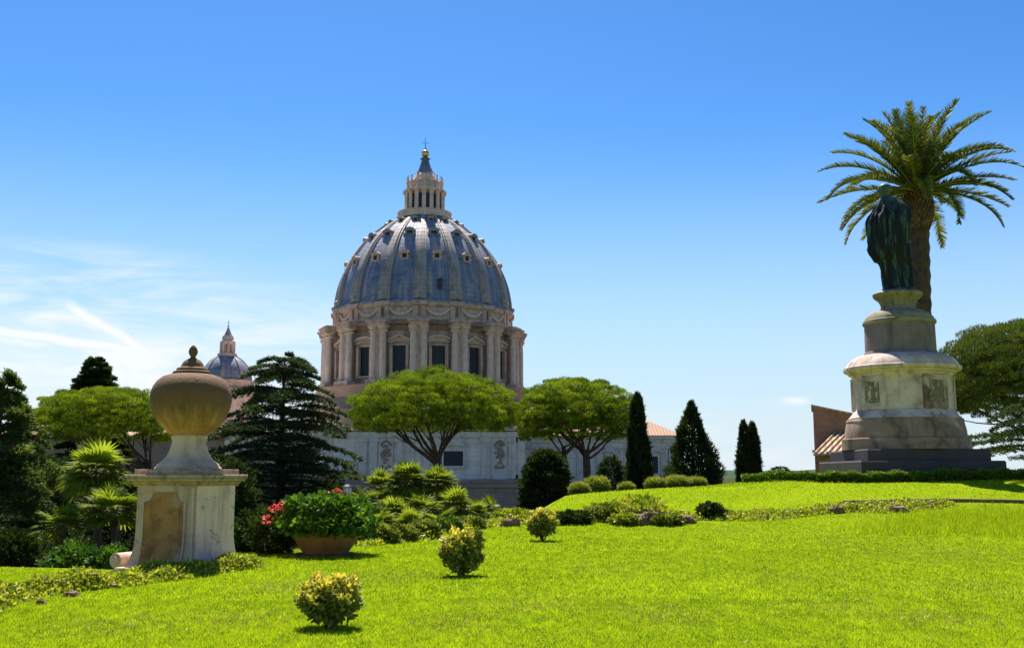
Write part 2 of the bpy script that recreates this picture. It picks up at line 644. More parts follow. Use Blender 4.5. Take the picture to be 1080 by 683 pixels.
M['slab_stone'] = stone('slab_stone', (0.50, 0.345, 0.25), (0.07, 0.042, 0.03), 3.0, 0.95, 0.8)
M['monument_marble'] = stone('monument_marble', (0.74, 0.56, 0.48), (0.10, 0.065, 0.056), 0.8, 0.75, 0.9, third=(0.52, 0.36, 0.26), cracks=0.5)
M['monument_cap'] = stone('monument_cap', (0.30, 0.25, 0.16), (0.06, 0.052, 0.035), 1.2, 0.8, 0.9)
M['monument_drum'] = stone('monument_drum', (0.24, 0.185, 0.18), (0.07, 0.055, 0.055), 0.9, 0.5, 0.7)
M['monument_base'] = stone('monument_base', (0.34, 0.215, 0.165), (0.06, 0.038, 0.033), 0.9, 1.0, 0.7, third=(0.62, 0.46, 0.36))
M['basalt'] = stone('basalt', (0.08, 0.062, 0.066), (0.04, 0.032, 0.036), 0.8, 0.6, 0.4, rough=0.7)
M['panel_relief'] = stone('panel_relief', (0.30, 0.25, 0.17), (0.06, 0.045, 0.035), 3.0, 0.7, 0.5)
M['terracotta'] = stone('terracotta', (0.36, 0.165, 0.065), (0.15, 0.065, 0.03), 2.0, 0.6, 0.5, third=(0.42, 0.26, 0.13))
M['rock'] = stone('rock', (0.20, 0.12, 0.065), (0.05, 0.034, 0.02), 2.2, 0.7, 0.3, third=(0.30, 0.20, 0.11), bump=0.8)
M['soil'] = plain('soil', (0.07, 0.045, 0.03), 0.95, 0, 0.4, 8)

mb_, t_, p_ = material('bronze')
tcn = t_.n('ShaderNodeTexCoord')
n1_ = t_.noise(t_.mapping(tcn.outputs['Object'], scale=(5, 5, 0.8)), 1.0, 5, 0.65)
geo = t_.n('ShaderNodeNewGeometry')
c_ = t_.mix(t_.smooth(n1_, 0.50, 0.66), (0.006, 0.009, 0.009), (0.05, 0.105, 0.09))
zs_ = t_.n('ShaderNodeSeparateXYZ')
t_.link(tcn.outputs['Object'], zs_.inputs[0])
# pale green patina where rain wets the head and shoulders
pt_ = t_.math('MULTIPLY', t_.smooth(t_.math('ADD', zs_.outputs['Z'], t_.math('MULTIPLY', n1_, 1.6)), 3.9, 5.3), 0.30)
c_ = t_.mix(pt_, c_, (0.16, 0.25, 0.215))
t_.link(c_, p_.inputs['Base Color'])
p_.inputs['Metallic'].default_value = 0.1
p_.inputs['Roughness'].default_value = 0.55
p_.inputs['Specular IOR Level'].default_value = 0.22
M['bronze'] = mb_

M['pine'] = leafmat('pine_needles', (0.06, 0.11, 0.008), (0.27, 0.35, 0.02), 0.34)
M['pine_dark'] = leafmat('pine_needles_dark', (0.04, 0.065, 0.010), (0.12, 0.16, 0.022), 0.3)
M['cedar'] = leafmat('cedar_needles', (0.018, 0.037, 0.016), (0.08, 0.11, 0.036), 0.3)
M['cedar_light'] = leafmat('cedar_needles_light', (0.03, 0.058, 0.016), (0.16, 0.20, 0.055), 0.48)
M['cypress'] = leafmat('cypress_leaves', (0.012, 0.026, 0.010), (0.06, 0.088, 0.024), 0.26, rough=0.7, spec=0.1)
M['fan'] = leafmat('fan_palm_leaves', (0.10, 0.15, 0.018), (0.27, 0.32, 0.04), 0.45, rough=0.6, spec=0.12)
M['fan_dark'] = leafmat('fan_palm_leaves_dark', (0.08, 0.125, 0.012), (0.26, 0.32, 0.04), 0.55, rough=0.6, spec=0.15)
M['date'] = leafmat('date_palm_leaflets', (0.035, 0.06, 0.014), (0.17, 0.18, 0.04), 0.36, rough=0.5, spec=0.2)
M['shrub'] = leafmat('shrub_leaves', (0.08, 0.115, 0.012), (0.34, 0.36, 0.08), 0.35)
M['shrub_dark'] = leafmat('shrub_leaves_dark', (0.018, 0.034, 0.009), (0.06, 0.09, 0.018), 0.25, rough=0.7, spec=0.1)
M['varie'] = leafmat('variegated_leaves', (0.05, 0.11, 0.012), (0.72, 0.62, 0.14), 0.35)
M['cover'] = leafmat('cover_leaves', (0.12, 0.18, 0.012), (0.48, 0.48, 0.06), 0.4)
M['gera'] = leafmat('geranium_leaves', (0.028, 0.085, 0.010), (0.14, 0.25, 0.025), 0.33)
M['petal'] = leafmat('geranium_petals', (0.72, 0.06, 0.06), (0.9, 0.20, 0.17), 0.3, (1.1, 0.6, 0.6))
M['hedge'] = leafmat('hedge_leaves', (0.05, 0.105, 0.012), (0.15, 0.23, 0.025), 0.35)
M['grass'] = leafmat('grass_blades', (0.11, 0.18, 0.005), (0.45, 0.53, 0.02), 0.5, (1.15, 1.2, 0.3), rough=0.45)
M['bark_pine'] = bark('pine_bark', (0.045, 0.03, 0.022), (0.11, 0.07, 0.048))
M['bark_dark'] = bark('dark_bark', (0.035, 0.026, 0.02), (0.08, 0.06, 0.045))
M['bark_palm'] = bark('palm_bark', (0.03, 0.019, 0.016), (0.085, 0.052, 0.038), 7)
M['petiole'] = plain('petiole', (0.22, 0.20, 0.06), 0.6)
M['boot'] = bark('palm_boots', (0.045, 0.026, 0.018), (0.17, 0.10, 0.055), 9)

m, t, p = material('lawn')
tcn = t.n('ShaderNodeTexCoord')
ob = tcn.outputs['Object']
na, nb, nc = t.noise(ob, 0.35, 5, 0.6), t.noise(ob, 3.0, 5, 0.65), t.noise(ob, 40, 3, 0.6)
c = t.mix(t.smooth(na, 0.35, 0.7), (0.16, 0.23, 0.004), (0.22, 0.29, 0.006))
c = t.mix(t.math('MULTIPLY', t.smooth(nb, 0.45, 0.75), 0.5), c, (0.30, 0.29, 0.02))
c = t.mix(t.math('MULTIPLY', nc, 0.5), c, (0.07, 0.13, 0.006))
# beyond the crest of the lawn the ground is bare dark earth and leaf litter under the trees
sp = t.n('ShaderNodeAttribute', attribute_name='wild')
c = t.mix(sp.outputs['Fac'], c, t.mix(nb, (0.035, 0.032, 0.018), (0.07, 0.085, 0.025)))
t.link(c, p.inputs['Base Color'])
p.inputs['Roughness'].default_value = 1.0
p.inputs['Specular IOR Level'].default_value = 0.0
M['lawn'] = m

# ------------------------------------------------------------------ ground
def spaced(segs):
    out = []
    for a, b, s in segs:
        out += list(np.arange(a, b, s))
    out.append(segs[-1][1])
    return np.array(out)


gx = spaced([(-6000, -600, 600), (-600, -100, 50), (-100, -30, 5), (-30, 45, 0.5), (45, 120, 5), (120, 600, 40), (600, 6000, 600)])
gy = spaced([(-300, -20, 20), (-20, 4, 2), (4, 70, 0.5), (70, 140, 3), (140, 500, 20), (500, 9000, 500)])
GX, GY = np.meshgrid(gx, gy)
GZ = ground(GX, GY)
V = np.stack([GX.ravel(), GY.ravel(), GZ.ravel()], 1)
nx, ny = len(gx), len(gy)
ii, jj = np.meshgrid(np.arange(nx - 1), np.arange(ny - 1))
b0 = (jj * nx + ii).ravel()
o = mesh_np('lawn', V, [np.stack([b0, b0 + 1, b0 + nx + 1, b0 + nx], 1)], M['lawn'], smooth=True)
tag(o, 'sunlit green lawn rising to the right', 'lawn', kind='structure')
dist = (GY - np.interp(GX, XE, YE)).ravel()
a = o.data.attributes.new('wild', 'FLOAT', 'POINT')
a.data.foreach_set('value', sst(dist, 1.0, 4.0).astype(np.float32))

# far wooded ridge on the horizon
rng = np.random.default_rng(5)
hb = MB()
hx = np.linspace(-2500, 2500, 160)
ridge = 9 + 5 * np.sin(hx * 0.004 + 1) + 3 * np.sin(hx * 0.013) + rng.uniform(0, 2.2, len(hx))
ring = []
rows = []
for k, (dy, f) in enumerate(((-150, -0.6), (-60, 0.35), (0, 0.85), (60, 1.0), (200, 0.6), (400, -0.6))):
    rows.append([(hx[i], 1700 + dy + 40 * math.sin(hx[i] * 0.003), ridge[i] * f + (rng.uniform(-1, 1) if 0 < f < 1 else 0) - (9 if f < 0 else 0)) for i in range(len(hx))])
vs = [p_ for r_ in rows for p_ in r_]
n = len(hx)
fs = [(k * n + i, k * n + i + 1, (k + 1) * n + i + 1, (k + 1) * n + i) for k in range(len(rows) - 1) for i in range(n - 1)]
hb.add(vs, fs)
M['wood'] = plain('far_wood', (0.035, 0.06, 0.035), 0.95, 0, 0.6, 0.05, 0.1)
tag(hb.build('hills', M['wood'], smooth=True), 'far wooded ridge on the horizon', 'hills', kind='structure')


# ------------------------------------------------------------------ foliage helpers
def unit(v):
    return v / np.maximum(np.linalg.norm(v, axis=1, keepdims=True), 1e-9)


def sphere(rng, n):
    return unit(rng.normal(size=(n, 3)))


def cards(P, A, L, W, rng, tip=0.35):
    """narrow leaf cards that start at P and run along A"""
    n = len(P)
    A = unit(A)
    B = np.cross(A, sphere(rng, n))
    B = unit(B)
    L = np.broadcast_to(np.asarray(L, float), (n,))[:, None]
    W = np.broadcast_to(np.asarray(W, float), (n,))[:, None]
    v = np.stack([P - B * W * 0.5, P + B * W * 0.5, P + A * L + B * W * 0.5 * tip, P + A * L - B * W * 0.5 * tip], 1)
    return v.reshape(-1, 3)


def cards_obj(name, Vs, tints, mat, parent=None, loc=None):
    V = np.concatenate(Vs)
    n = len(V) // 4
    return mesh_np(name, V, [np.arange(n * 4).reshape(n, 4)], mat, parent, False, np.concatenate(tints), loc)


def clump_cards(rng, C, rad, per, L, W, up=0.5, flat=0.8):
    """leafy clumps of radius rad round the centres C"""
    n = len(C)
    rad = np.broadcast_to(np.asarray(rad, float), (n,))
    idx = np.repeat(np.arange(n), per)
    d = sphere(rng, n * per)
    d[:, 2] = np.abs(d[:, 2]) * 1.0 - 0.22
    d = unit(d)
    rr = rad[idx] * rng.uniform(0.45, 1.0, n * per) ** 0.5
    P = C[idx] + d * rr[:, None] * np.array([1, 1, flat])
    A = d + np.array([0, 0, up]) + rng.normal(size=d.shape) * 0.35
    Vv = cards(P, A, L * rng.uniform(0.7, 1.3, n * per), W, rng)
    base = rng.uniform(0.1, 0.9, n)
    t = np.clip(base[idx] + rng.normal(size=n * per) * 0.2, 0, 1)
    return Vv, t


def limb(mb, p0, p1, r0, r1, rng, bend=0.1, n=6, sag=0.0):
    p0, p1 = np.array(p0, float), np.array(p1, float)
    L = np.linalg.norm(p1 - p0)
    off = rng.normal(size=3) * bend * L
    pts, rad = [], []
    for i in range(n + 1):
        t = i / n
        pts.append(tuple(p0 + (p1 - p0) * t + off * math.sin(PI * t) * 0.6 + np.array([0, 0, -sag * L * math.sin(PI * t)])))
        rad.append(r0 + (r1 - r0) * t)
    mb.tube(pts, rad, 7)
    return pts


def umbrella_pine(name, base, crown, rx, ry, rz, fork, label, group, seed, trunk_r=0.4, mat='pine', nclump=420, per=60, L=0.34, W=0.13, lean=(0, 0), fork2=None, nl=11, base2=None, rc=0.75, under=0.75):
    rng = np.random.default_rng(seed)
    root = empty(name, base, 0, label, 'tree', group)
    b = np.array(base)
    cr = np.array(crown) - b
    forks = [np.array(fork) - b] + ([np.array(fork2) - b] if fork2 else [])
    tm = MB()
    for k, fk in enumerate(forks):
        bb = np.zeros(3) if k == 0 else (np.array(base2) - b if base2 else np.zeros(3))
        s = 1.0 if k == 0 else 0.62
        limb(tm, bb - np.array([0, 0, 0.4]), fk, trunk_r * s * 1.15, trunk_r * s * 0.75, rng, 0.02, 7)
        for i in range(nl if k == 0 else max(4, nl // 2)):
            a = 2 * PI * (i + rng.uniform(-0.3, 0.3)) / (nl if k == 0 else max(4, nl // 2))
            q = rng.uniform(0.45, 0.88)
            end = cr + np.array([rx * q * math.cos(a), ry * q * math.sin(a), -rz * 0.25 + rz * 0.85 * (1 - q * q) * rng.uniform(0.5, 1)])
            st = fk + np.array([0, 0, -rng.uniform(0, 0.12) * np.linalg.norm(fk)])
            pts = limb(tm, st, end, trunk_r * s * rng.uniform(0.24, 0.42), trunk_r * 0.1, rng, 0.07, 7, 0.07)
            for j in range(3):
                m_ = np.array(pts[rng.integers(3, 6)])
                e2 = m_ + (end - st) * rng.uniform(0.25, 0.4) + rng.normal(size=3) * np.array([rx, ry, rz]) * 0.14
                e2[2] = min(e2[2], cr[2] + rz * 0.5)
                limb(tm, m_, e2, trunk_r * 0.14, trunk_r * 0.05, rng, 0.08, 4)
    tm.build('trunk', M['bark_pine'], root, True)
    # crown: puffs of needles on a lumpy dome, hollow beneath
    n1 = int(nclump * 0.5)
    k_ = np.arange(int(n1 * 1.25)) + 0.5
    zf = 1 - 2 * k_ / (n1 * 1.25)
    ga = k_ * 2.39996 + seed
    d1 = np.stack([np.sqrt(1 - zf * zf) * np.cos(ga), np.sqrt(1 - zf * zf) * np.sin(ga), zf], 1) + rng.normal(size=(len(k_), 3)) * 0.05
    d1 = unit(d1)
    d1 = d1[d1[:, 2] > -0.60]
    d2 = sphere(rng, nclump * 4)
    d2 = d2[d2[:, 2] > -0.45][:nclump - n1]
    d = np.concatenate([d1, d2])
    n = len(d)
    lump = 1 + 0.04 * np.sin(d[:, 0] * 7 + seed) * np.cos(d[:, 1] * 6 + seed) + 0.04 * np.sin(d[:, 0] * 13 + d[:, 2] * 9 + seed)
    q = np.concatenate([rng.uniform(0.92, 1.04, len(d1)), rng.uniform(0.5, 0.84, len(d2))])
    C = d * (lump * q)[:, None] * np.array([rx, ry, rz])
    lowz = C[:, 2] < 0
    C[lowz, 2] *= under
    C = C + cr
    Vv, tt = clump_cards(rng, C, rng.uniform(0.6, 1.1, n) * rc, per, L, W, 1.3, 0.55)
    cards_obj('crown', [Vv], [tt], M[mat], root)
    return root


def cedar(name, base, height, rad, label, seed, nb=60, mat='cedar', group='cedars among the trees', zlow=0.08, L=0.30, W=0.12, dens=420, droop=0.12, trunk_r=0.45, top_pow=0.8, side=None, jit=0.2):
    rng = np.random.default_rng(seed)
    root = empty(name, base, 0, label, 'tree', group)
    tm = MB()
    tm.tube([(0, 0, -0.5), (0.05, 0, height * 0.3), (-0.05, 0.05, height * 0.65), (0, 0, height * 0.98)], [trunk_r * 1.1, trunk_r * 0.8, trunk_r * 0.45, 0.04], 9)
    Vs, Ts = [], []
    for i in range(nb):
        f = zlow + (1 - zlow) * (min(nb - 0.5, max(0.0, i + rng.normal() * jit * 8)) / nb) ** 0.85
        z0 = height * f
        R_ = rad * (1 - f) ** top_pow * rng.uniform(0.95 - jit, 1.1) + 0.25
        a = i * 2.39996 + rng.uniform(-0.3, 0.3)
        if side is not None and rng.uniform() < 0.5:
            a = side + rng.uniform(-1.1, 1.1)
        dr = np.array([math.cos(a), math.sin(a), 0])
        lat = np.array([-math.sin(a), math.cos(a), 0])
        rise = rng.uniform(-0.05, 0.30) + 0.25 * f

        def along(t):
            return np.array([0, 0, z0]) + dr * R_ * t + np.array([0, 0, R_ * (rise * t - (droop + rise) * 1.15 * t * t)])
        tm.tube([tuple(along(t)) for t in (0, 0.3, 0.6, 0.95)], [trunk_r * 0.32 * (1 - f) + 0.03, trunk_r * 0.22 * (1 - f) + 0.025, 0.03, 0.012], 5)
        k = int(dens * (0.25 + R_ / rad))
        t = rng.uniform(0.12, 1.0, k) ** 0.75
        wdt = R_ * 0.34 * np.sin(PI * np.clip(t, 0.05, 0.97)) ** 0.7
        # sprays: the plate is broken into finger-like side shoots
        sgn = rng.choice([-1, 1], k)
        sh = np.round(t * 9) / 9 + rng.normal(size=k) * 0.018
        u = rng.uniform(0, 1, k)
        tt = np.clip(sh + 0.10 * u, 0.05, 1.03)
        P = np.array([0, 0, z0]) + dr * (R_ * tt)[:, None] + lat * (sgn * u * wdt)[:, None]
        P[:, 2] += R_ * (rise * tt - (droop + rise) * 1.15 * tt * tt) - 0.10 * u * wdt + rng.normal(size=k) * 0.05
        A = dr * 0.6 + lat * (sgn * 0.5)[:, None] + np.array([0, 0, 0.30]) + rng.normal(size=(k, 3)) * 0.35
        Vs.append(cards(P, A, L * rng.uniform(0.6, 1.3, k), W, rng))
        Ts.append(np.clip(rng.uniform(0.1, 0.7) + rng.normal(size=k) * 0.2, 0, 1))
    tm.build('trunk', M['bark_dark'], root, True)
    cards_obj('crown', Vs, Ts, M[mat], root)
    return root


def column_tree(name, base, height, prof, label, group, seed, n=14000, L=0.28, W=0.11, mat='cypress', cat='tree', lump=0.18, stems=((0, 0, 1.0),), trunk_r=0.18, out=0.5, up=1.0):
    """dense foliage inside a turned outline; prof: [(fraction of height, radius)]"""
    rng = np.random.default_rng(seed)
    root = empty(name, base, 0, label, cat, group)
    zs, rs = zip(*prof)
    tm = MB()
    Vs, Ts = [], []
    for (sx, sy, sh) in stems:
        tm.tube([(sx * 0.5, sy * 0.5, -0.3), (sx, sy, height * sh * 0.5), (sx, sy, height * sh * 0.9)], [trunk_r, trunk_r * 0.6, 0.02], 7)
        k = n
        f = rng.uniform(0, 1, k)
        rr = np.interp(f, zs, rs)
        keep = rng.uniform(0, max(rs), k) < rr + 0.12 * max(rs)
        f, rr = f[keep], rr[keep]
        k = len(f)
        a = rng.uniform(0, 2 * PI, k)
        ph = rng.uniform(0, 6, 4)
        lum = 1 + lump * (np.sin(a * 3 + f * 17 + ph[0]) * np.sin(f * 29 + ph[1] + a * 2) + 0.6 * np.sin(a * 7 + f * 41 + ph[2]) * np.cos(f * 23 + ph[3]))
        q = rng.uniform(0.35, 1, k) ** 0.35 * lum * (1 + 0.10 * rng.normal(size=64)[(np.floor(a * 3) + 8 * np.floor(f * 40)).astype(int) % 64])
        P = np.stack([sx + rr * q * np.cos(a), sy + rr * q * np.sin(a), height * sh * f * 0.985], 1)
        A = np.stack([np.cos(a) * out, np.sin(a) * out, np.full(k, up)], 1) + rng.normal(size=(k, 3)) * 0.35
        Vs.append(cards(P, A, L * rng.uniform(0.6, 1.3, k), W, rng))
        Ts.append(np.clip(0.35 + 0.25 * np.sin(a * 3 + f * 17 + ph[0]) + rng.normal(size=k) * 0.22, 0, 1))
    tm.build('trunk', M['bark_dark'], root, True)
    cards_obj('crown', Vs, Ts, M[mat], root)
    return root


def bush(name, base, rx, ry, rz, label, group, seed, mat='shrub', n=5000, L=0.07, W=0.045, cat='shrub', yellow_top=False, stem=0.12, zc=None, lump=0.14, leaf_tip=0.6):
    """leafy round shrub with a short branching stem"""
    rng = np.random.default_rng(seed)
    root = empty(name, base, 0, label, cat, group)
    zc = rz * 0.85 + stem if zc is None else zc
    tm = MB()
    for i in range(7):
        a = rng.uniform(0, 2 * PI)
        q = rng.uniform(0.2, 0.7)
        limb(tm, (0, 0, -0.05), (rx * q * math.cos(a), ry * q * math.sin(a), zc + rz * rng.uniform(-0.3, 0.5)), 0.018 * (1 + rx), 0.006, rng, 0.08, 4)
    tm.build('stems', M['bark_dark'], root, True)
    d = sphere(rng, n)
    ph = rng.uniform(0, 6, 4)
    lum = 1 + lump * (np.sin(d[:, 0] * 6 + ph[0]) * np.sin(d[:, 1] * 6 + ph[1]) + 0.7 * np.sin(d[:, 2] * 9 + d[:, 0] * 8 + ph[2]))
    q = rng.uniform(0.25, 1, n) ** 0.4 * lum
    P = d * q[:, None] * np.array([rx, ry, rz]) + np.array([0, 0, zc])
    P[:, 2] = np.maximum(P[:, 2], 0.03)
    A = d + np.array([0, 0, 0.35]) + rng.normal(size=(n, 3)) * 0.6
    Vv = cards(P, A, L * rng.uniform(0.6, 1.35, n), W, rng, leaf_tip)
    t = rng.uniform(0, 0.55, n)
    if yellow_top:
        hgt = (P[:, 2] - zc) / rz
        t = np.clip(rng.uniform(0, 0.4, n) + np.clip(hgt * 0.8 + 0.25, 0, 1) * (q > 0.75) * rng.uniform(0.2, 1.0, n), 0, 1)
    else:
        t = np.clip(t + 0.25 * np.sin(d[:, 0] * 5 + ph[3]), 0, 1)
    cards_obj('foliage', [Vv], [t], M[mat], root)
    return root


def fan_crown(rng, c, n, radius, leaf, Vs, Ts, low=-0.5, nseg=15):
    """fan-shaped palm leaves on petioles round the crown centre c"""
    pet = MB()
    for i in range(n):
        a = rng.uniform(0, 2 * PI)
        e = math.asin(rng.uniform(low, 0.97))
        d = np.array([math.cos(e) * math.cos(a), math.cos(e) * math.sin(a), math.sin(e)])
        Lp = radius * rng.uniform(0.55, 0.9)
        hub = c + d * Lp + np.array([0, 0, -0.10 * Lp * math.cos(e)])
        pet.tube([tuple(c), tuple(c + d * Lp * 0.5), tuple(hub)], [0.016, 0.012, 0.009], 4)
        side = np.cross(d, [0, 0, 1.0])
        side /= max(np.linalg.norm(side), 1e-6)
        nrm = np.cross(side, d)
        tb = rng.uniform(0.1, 0.8)
        lf = leaf * rng.uniform(0.75, 1.1)
        # the blade bends down from the petiole
        fwd = d * 0.9 - np.array([0, 0, 0.14]) * math.cos(e) + rng.normal(size=3) * 0.1
        fwd /= np.linalg.norm(fwd)
        for k in range(nseg):
            s = (k / (nseg - 1) - 0.5) * 2
            ang_ = s * 1.75
            dr = fwd * math.cos(ang_) + side * math.sin(ang_) + nrm * 0.22 * abs(s)
            dr /= np.linalg.norm(dr)
            wv = np.cross(dr, nrm)
            wv /= max(np.linalg.norm(wv), 1e-6)
            l2 = lf * (1 - 0.22 * abs(s))
            mid = hub + dr * l2 * 0.55
            tip = hub + dr * l2 + np.array([0, 0, -0.13 * l2]) + rng.normal(size=3) * 0.02
            w_ = l2 * 0.062
            Vs.append(np.array([hub - wv * w_ * 0.3, hub + wv * w_ * 0.3, mid + wv * w_, mid - wv * w_,
                                mid - wv * w_, mid + wv * w_, tip + wv * w_ * 0.12, tip - wv * w_ * 0.12]))
            t = min(1, max(0, tb + rng.normal() * 0.12))
            Ts.append(np.array([t, t]))
    return pet


def fan_palm(base, heads, label, group, seed, mat='fan', leaf=0.55, radius=0.75, n=36, trunk_r=0.11, low=-0.5):
    rng = np.random.default_rng(seed)
    root = empty('fan_palm', base, 0, label, 'palm', group)
    tm = MB()
    Vs, Ts, pets = [], [], MB()
    for (hx_, hy_, hz_, s) in heads:
        pts = [(0.15 * hx_, 0.15 * hy_, -0.2), (hx_ * 0.55, hy_ * 0.55, hz_ * 0.45), (hx_, hy_, hz_)]
        tm.tube(pts, [trunk_r * 1.1, trunk_r, trunk_r * 1.15], 9)
        pm = fan_crown(rng, np.array([hx_, hy_, hz_]), int(n * s), radius * s, leaf * s, Vs, Ts, low)
        pets.add(pm.v, pm.f)
    tm.build('trunk', M['bark_palm'], root, True)
    pets.build('petioles', M['petiole'], root)
    cards_obj('crown', Vs, Ts, M[mat], root)
    return root


# ================================================================== the basilica
DB = 300.0
ZB = -9.0
BX = at(446.5, 330, DB)[0]
bas = empty('domed_basilica', (BX, DB, ZB), 0,
            'huge pale stone basilica under a grey ribbed dome, behind the umbrella pines', 'church')


def bz(py, D=DB):
    return zz(py, D) - ZB


def bm_(px, py, D=DB):
    return abs(at(540 + px, py, D)[0]) * 0.962


def ring_copies(o, n, a0, skip0=True):
    """copies of a part (with its sub-parts) turned about the axis of the dome"""
    for k in range(1, n):
        c = o.copy()
        COL.objects.link(c)
        c.parent = o.parent
        c.rotation_euler = (0, 0, a0 + 2 * PI * k / n)
        for ch in list(o.children):
            d = ch.copy()
            COL.objects.link(d)
            d.parent = c
    o.rotation_euler = (0, 0, a0)


S1 = 2.438
A0 = R(2.6)                                   # a rib stands a little right of the middle
NB = 16


def px1(c): return c / S1
def py1(c): return 140 + c / S1


z_col0, z_col1 = bz(413), bz(357.5)
z_ent1 = bz(351)
r_wall = bm_(97, 380)
r_but = bm_(109.5, 380)
r_att = bm_(94.5, 340)
z_att1 = bz(333)

# podium and drum
b = MB()
b.lathe([(r_but + 2.6, 0), (r_but + 2.6, bz(437)), (r_but + 3.2, bz(436)), (r_but + 3.2, bz(434)), (r_but + 0.9, bz(424.5)), (r_but + 0.9, z_col0 - 0.9), (r_but + 1.3, z_col0 - 0.7), (r_but + 1.3, z_col0 - 0.05), (r_wall, z_col0)], 64)
b.build('podium', M['travertine_rust'], bas, True, angle=R(30))
b = MB()
b.lathe([(r_wall, z_col0 - 0.02), (r_wall, z_col1 - 0.6), (r_wall - 1, z_col1 - 0.5)], 96)
b.build('drum_wall', M['travertine'], bas, True, angle=R(30))
b = MB()
b.lathe([(r_wall - 1, z_col1 - 0.9), (r_wall + 0.5, z_col1 - 0.8), (r_wall + 0.6, z_col1 + 0.4), (r_wall + 1.5, z_col1 + 0.7), (r_wall + 1.7, z_ent1 - 0.4), (r_wall + 0.3, z_ent1)], 96)
b.build('entablature', M['travertine_dark'], bas, True, angle=R(30))
b = MB()
b.lathe([(r_att, z_ent1 - 0.3), (r_att + 0.4, z_ent1 + 0.6), (r_att, z_ent1 + 0.9), (r_att, z_att1 - 1.4), (r_att + 0.6, z_att1 - 1.1), (r_att + 0.9, z_att1 - 0.5), (r_att + 1.0, z_att1 - 0.1), (r_att - 1, z_att1 + 0.05)], 96)
for k in range(NB):
    a = A0 + 2 * PI * k / NB
    for s in (-1.15, 1.15):
        rr = r_att + 0.2
        x, y = rr * math.sin(a) + s * math.cos(a), -rr * math.cos(a) + s * math.sin(a)
        b.box((x, y, (z_ent1 + z_att1) / 2 - 0.2), (1.3, 1.3, z_att1 - z_ent1 - 1.8), a)
    rr = r_att + 0.45
    b.box((rr * math.sin(a), -rr * math.cos(a), z_att1 - 0.35), (4.2, 1.8, 1.1), a)
    b.box((rr * math.sin(a), -rr * math.cos(a), z_ent1 + 0.5), (4.4, 1.6, 0.9), a)
b.build('attic', M['travertine'], bas, True, angle=R(30))
# garland panels between the attic pilasters
b = MB()
hz_ = (z_ent1 + z_att1) / 2 - 0.1
for i in range(13):
    s = (i / 12 - 0.5) * 2
    b.ball((s * 2.6, -r_att - 0.25 + 0.15 * s * s, hz_ - 0.75 + 1.35 * s * s * 0.8), 0.42 + 0.2 * (1 - abs(s)), 8, 5)
for s in (-1, 1):
    b.ball((s * 2.85, -r_att - 0.15, hz_ + 0.75), 0.55, 8, 5)
b.box((0, -r_att - 0.1, hz_ + 1.55), (6.2, 0.5, 0.3))
b.box((0, -r_att - 0.1, hz_ - 1.75), (6.2, 0.5, 0.3))
for s in (-1, 1):
    b.box((s * 3.25, -r_att + 0.2, hz_), (0.3, 0.5, 3.3))
g = b.build('garland_panel', M['travertine_pale'], bas, True, angle=R(40))
ring_copies(g, NB, A0 + PI / NB)

# buttresses with their pairs of columns
b = MB()
b.box((0, -(r_wall + r_but) / 2 + 0.75, (z_col0 + z_col1) / 2), (2.1, r_but - r_wall + 0.4, z_col1 - z_col0))
b.box((0, -(r_wall + r_but) / 2 - 0.1, z_col0 + 0.55), (5.6, r_but - r_wall + 1.6, 1.1))
b.box((0, -(r_wall + r_but) / 2 - 0.1, z_col1 + 0.45), (5.0, r_but - r_wall + 1.2, 0.9))
b.box((0, -(r_wall + r_but) / 2 - 0.25, z_col1 + 1.2), (6.0, r_but - r_wall + 1.9, 0.55))
b.box((0, -(r_wall + r_but) / 2, z_col1 + 1.72), (5.2, r_but - r_wall + 1.0, 0.5))
g = b.build('buttress', M['travertine'], bas)
for s in (-1, 1):
    c = MB()
    xx, yy = s * 1.42, -r_but + 0.75
    c.lathe([(1.15, z_col0 + 1.1), (1.15, z_col0 + 1.5), (0.95, z_col0 + 1.7), (0.9, z_col0 + 3), (0.88, z_col1 - 5), (0.78, z_col1 - 2.1), (0.9, z_col1 - 1.95), (0.8, z_col1 - 1.8),
             (0.95, z_col1 - 1.2), (1.05, z_col1 - 0.9), (0.95, z_col1 - 0.8), (1.25, z_col1 - 0.3)], 14, (xx, yy))
    for q in range(8):
        a = q * PI / 4
        c.ball((xx + 1.02 * math.cos(a), yy + 1.02 * math.sin(a), z_col1 - 1.2), 0.32, 6, 4)
        c.ball((xx + 1.18 * math.cos(a + 0.4), yy + 1.18 * math.sin(a + 0.4), z_col1 - 0.42), 0.27, 6, 4)
    c.box((xx, yy, z_col1 - 0.16), (2.5, 2.5, 0.3))
    c.build('column', M['travertine_pale'], g, True, angle=R(35))
ring_copies(g, NB, A0)

# drum windows, triangular and curved hoods in turn
zc0, zc1 = z_col0 + 2.4, z_col1 - 5.0


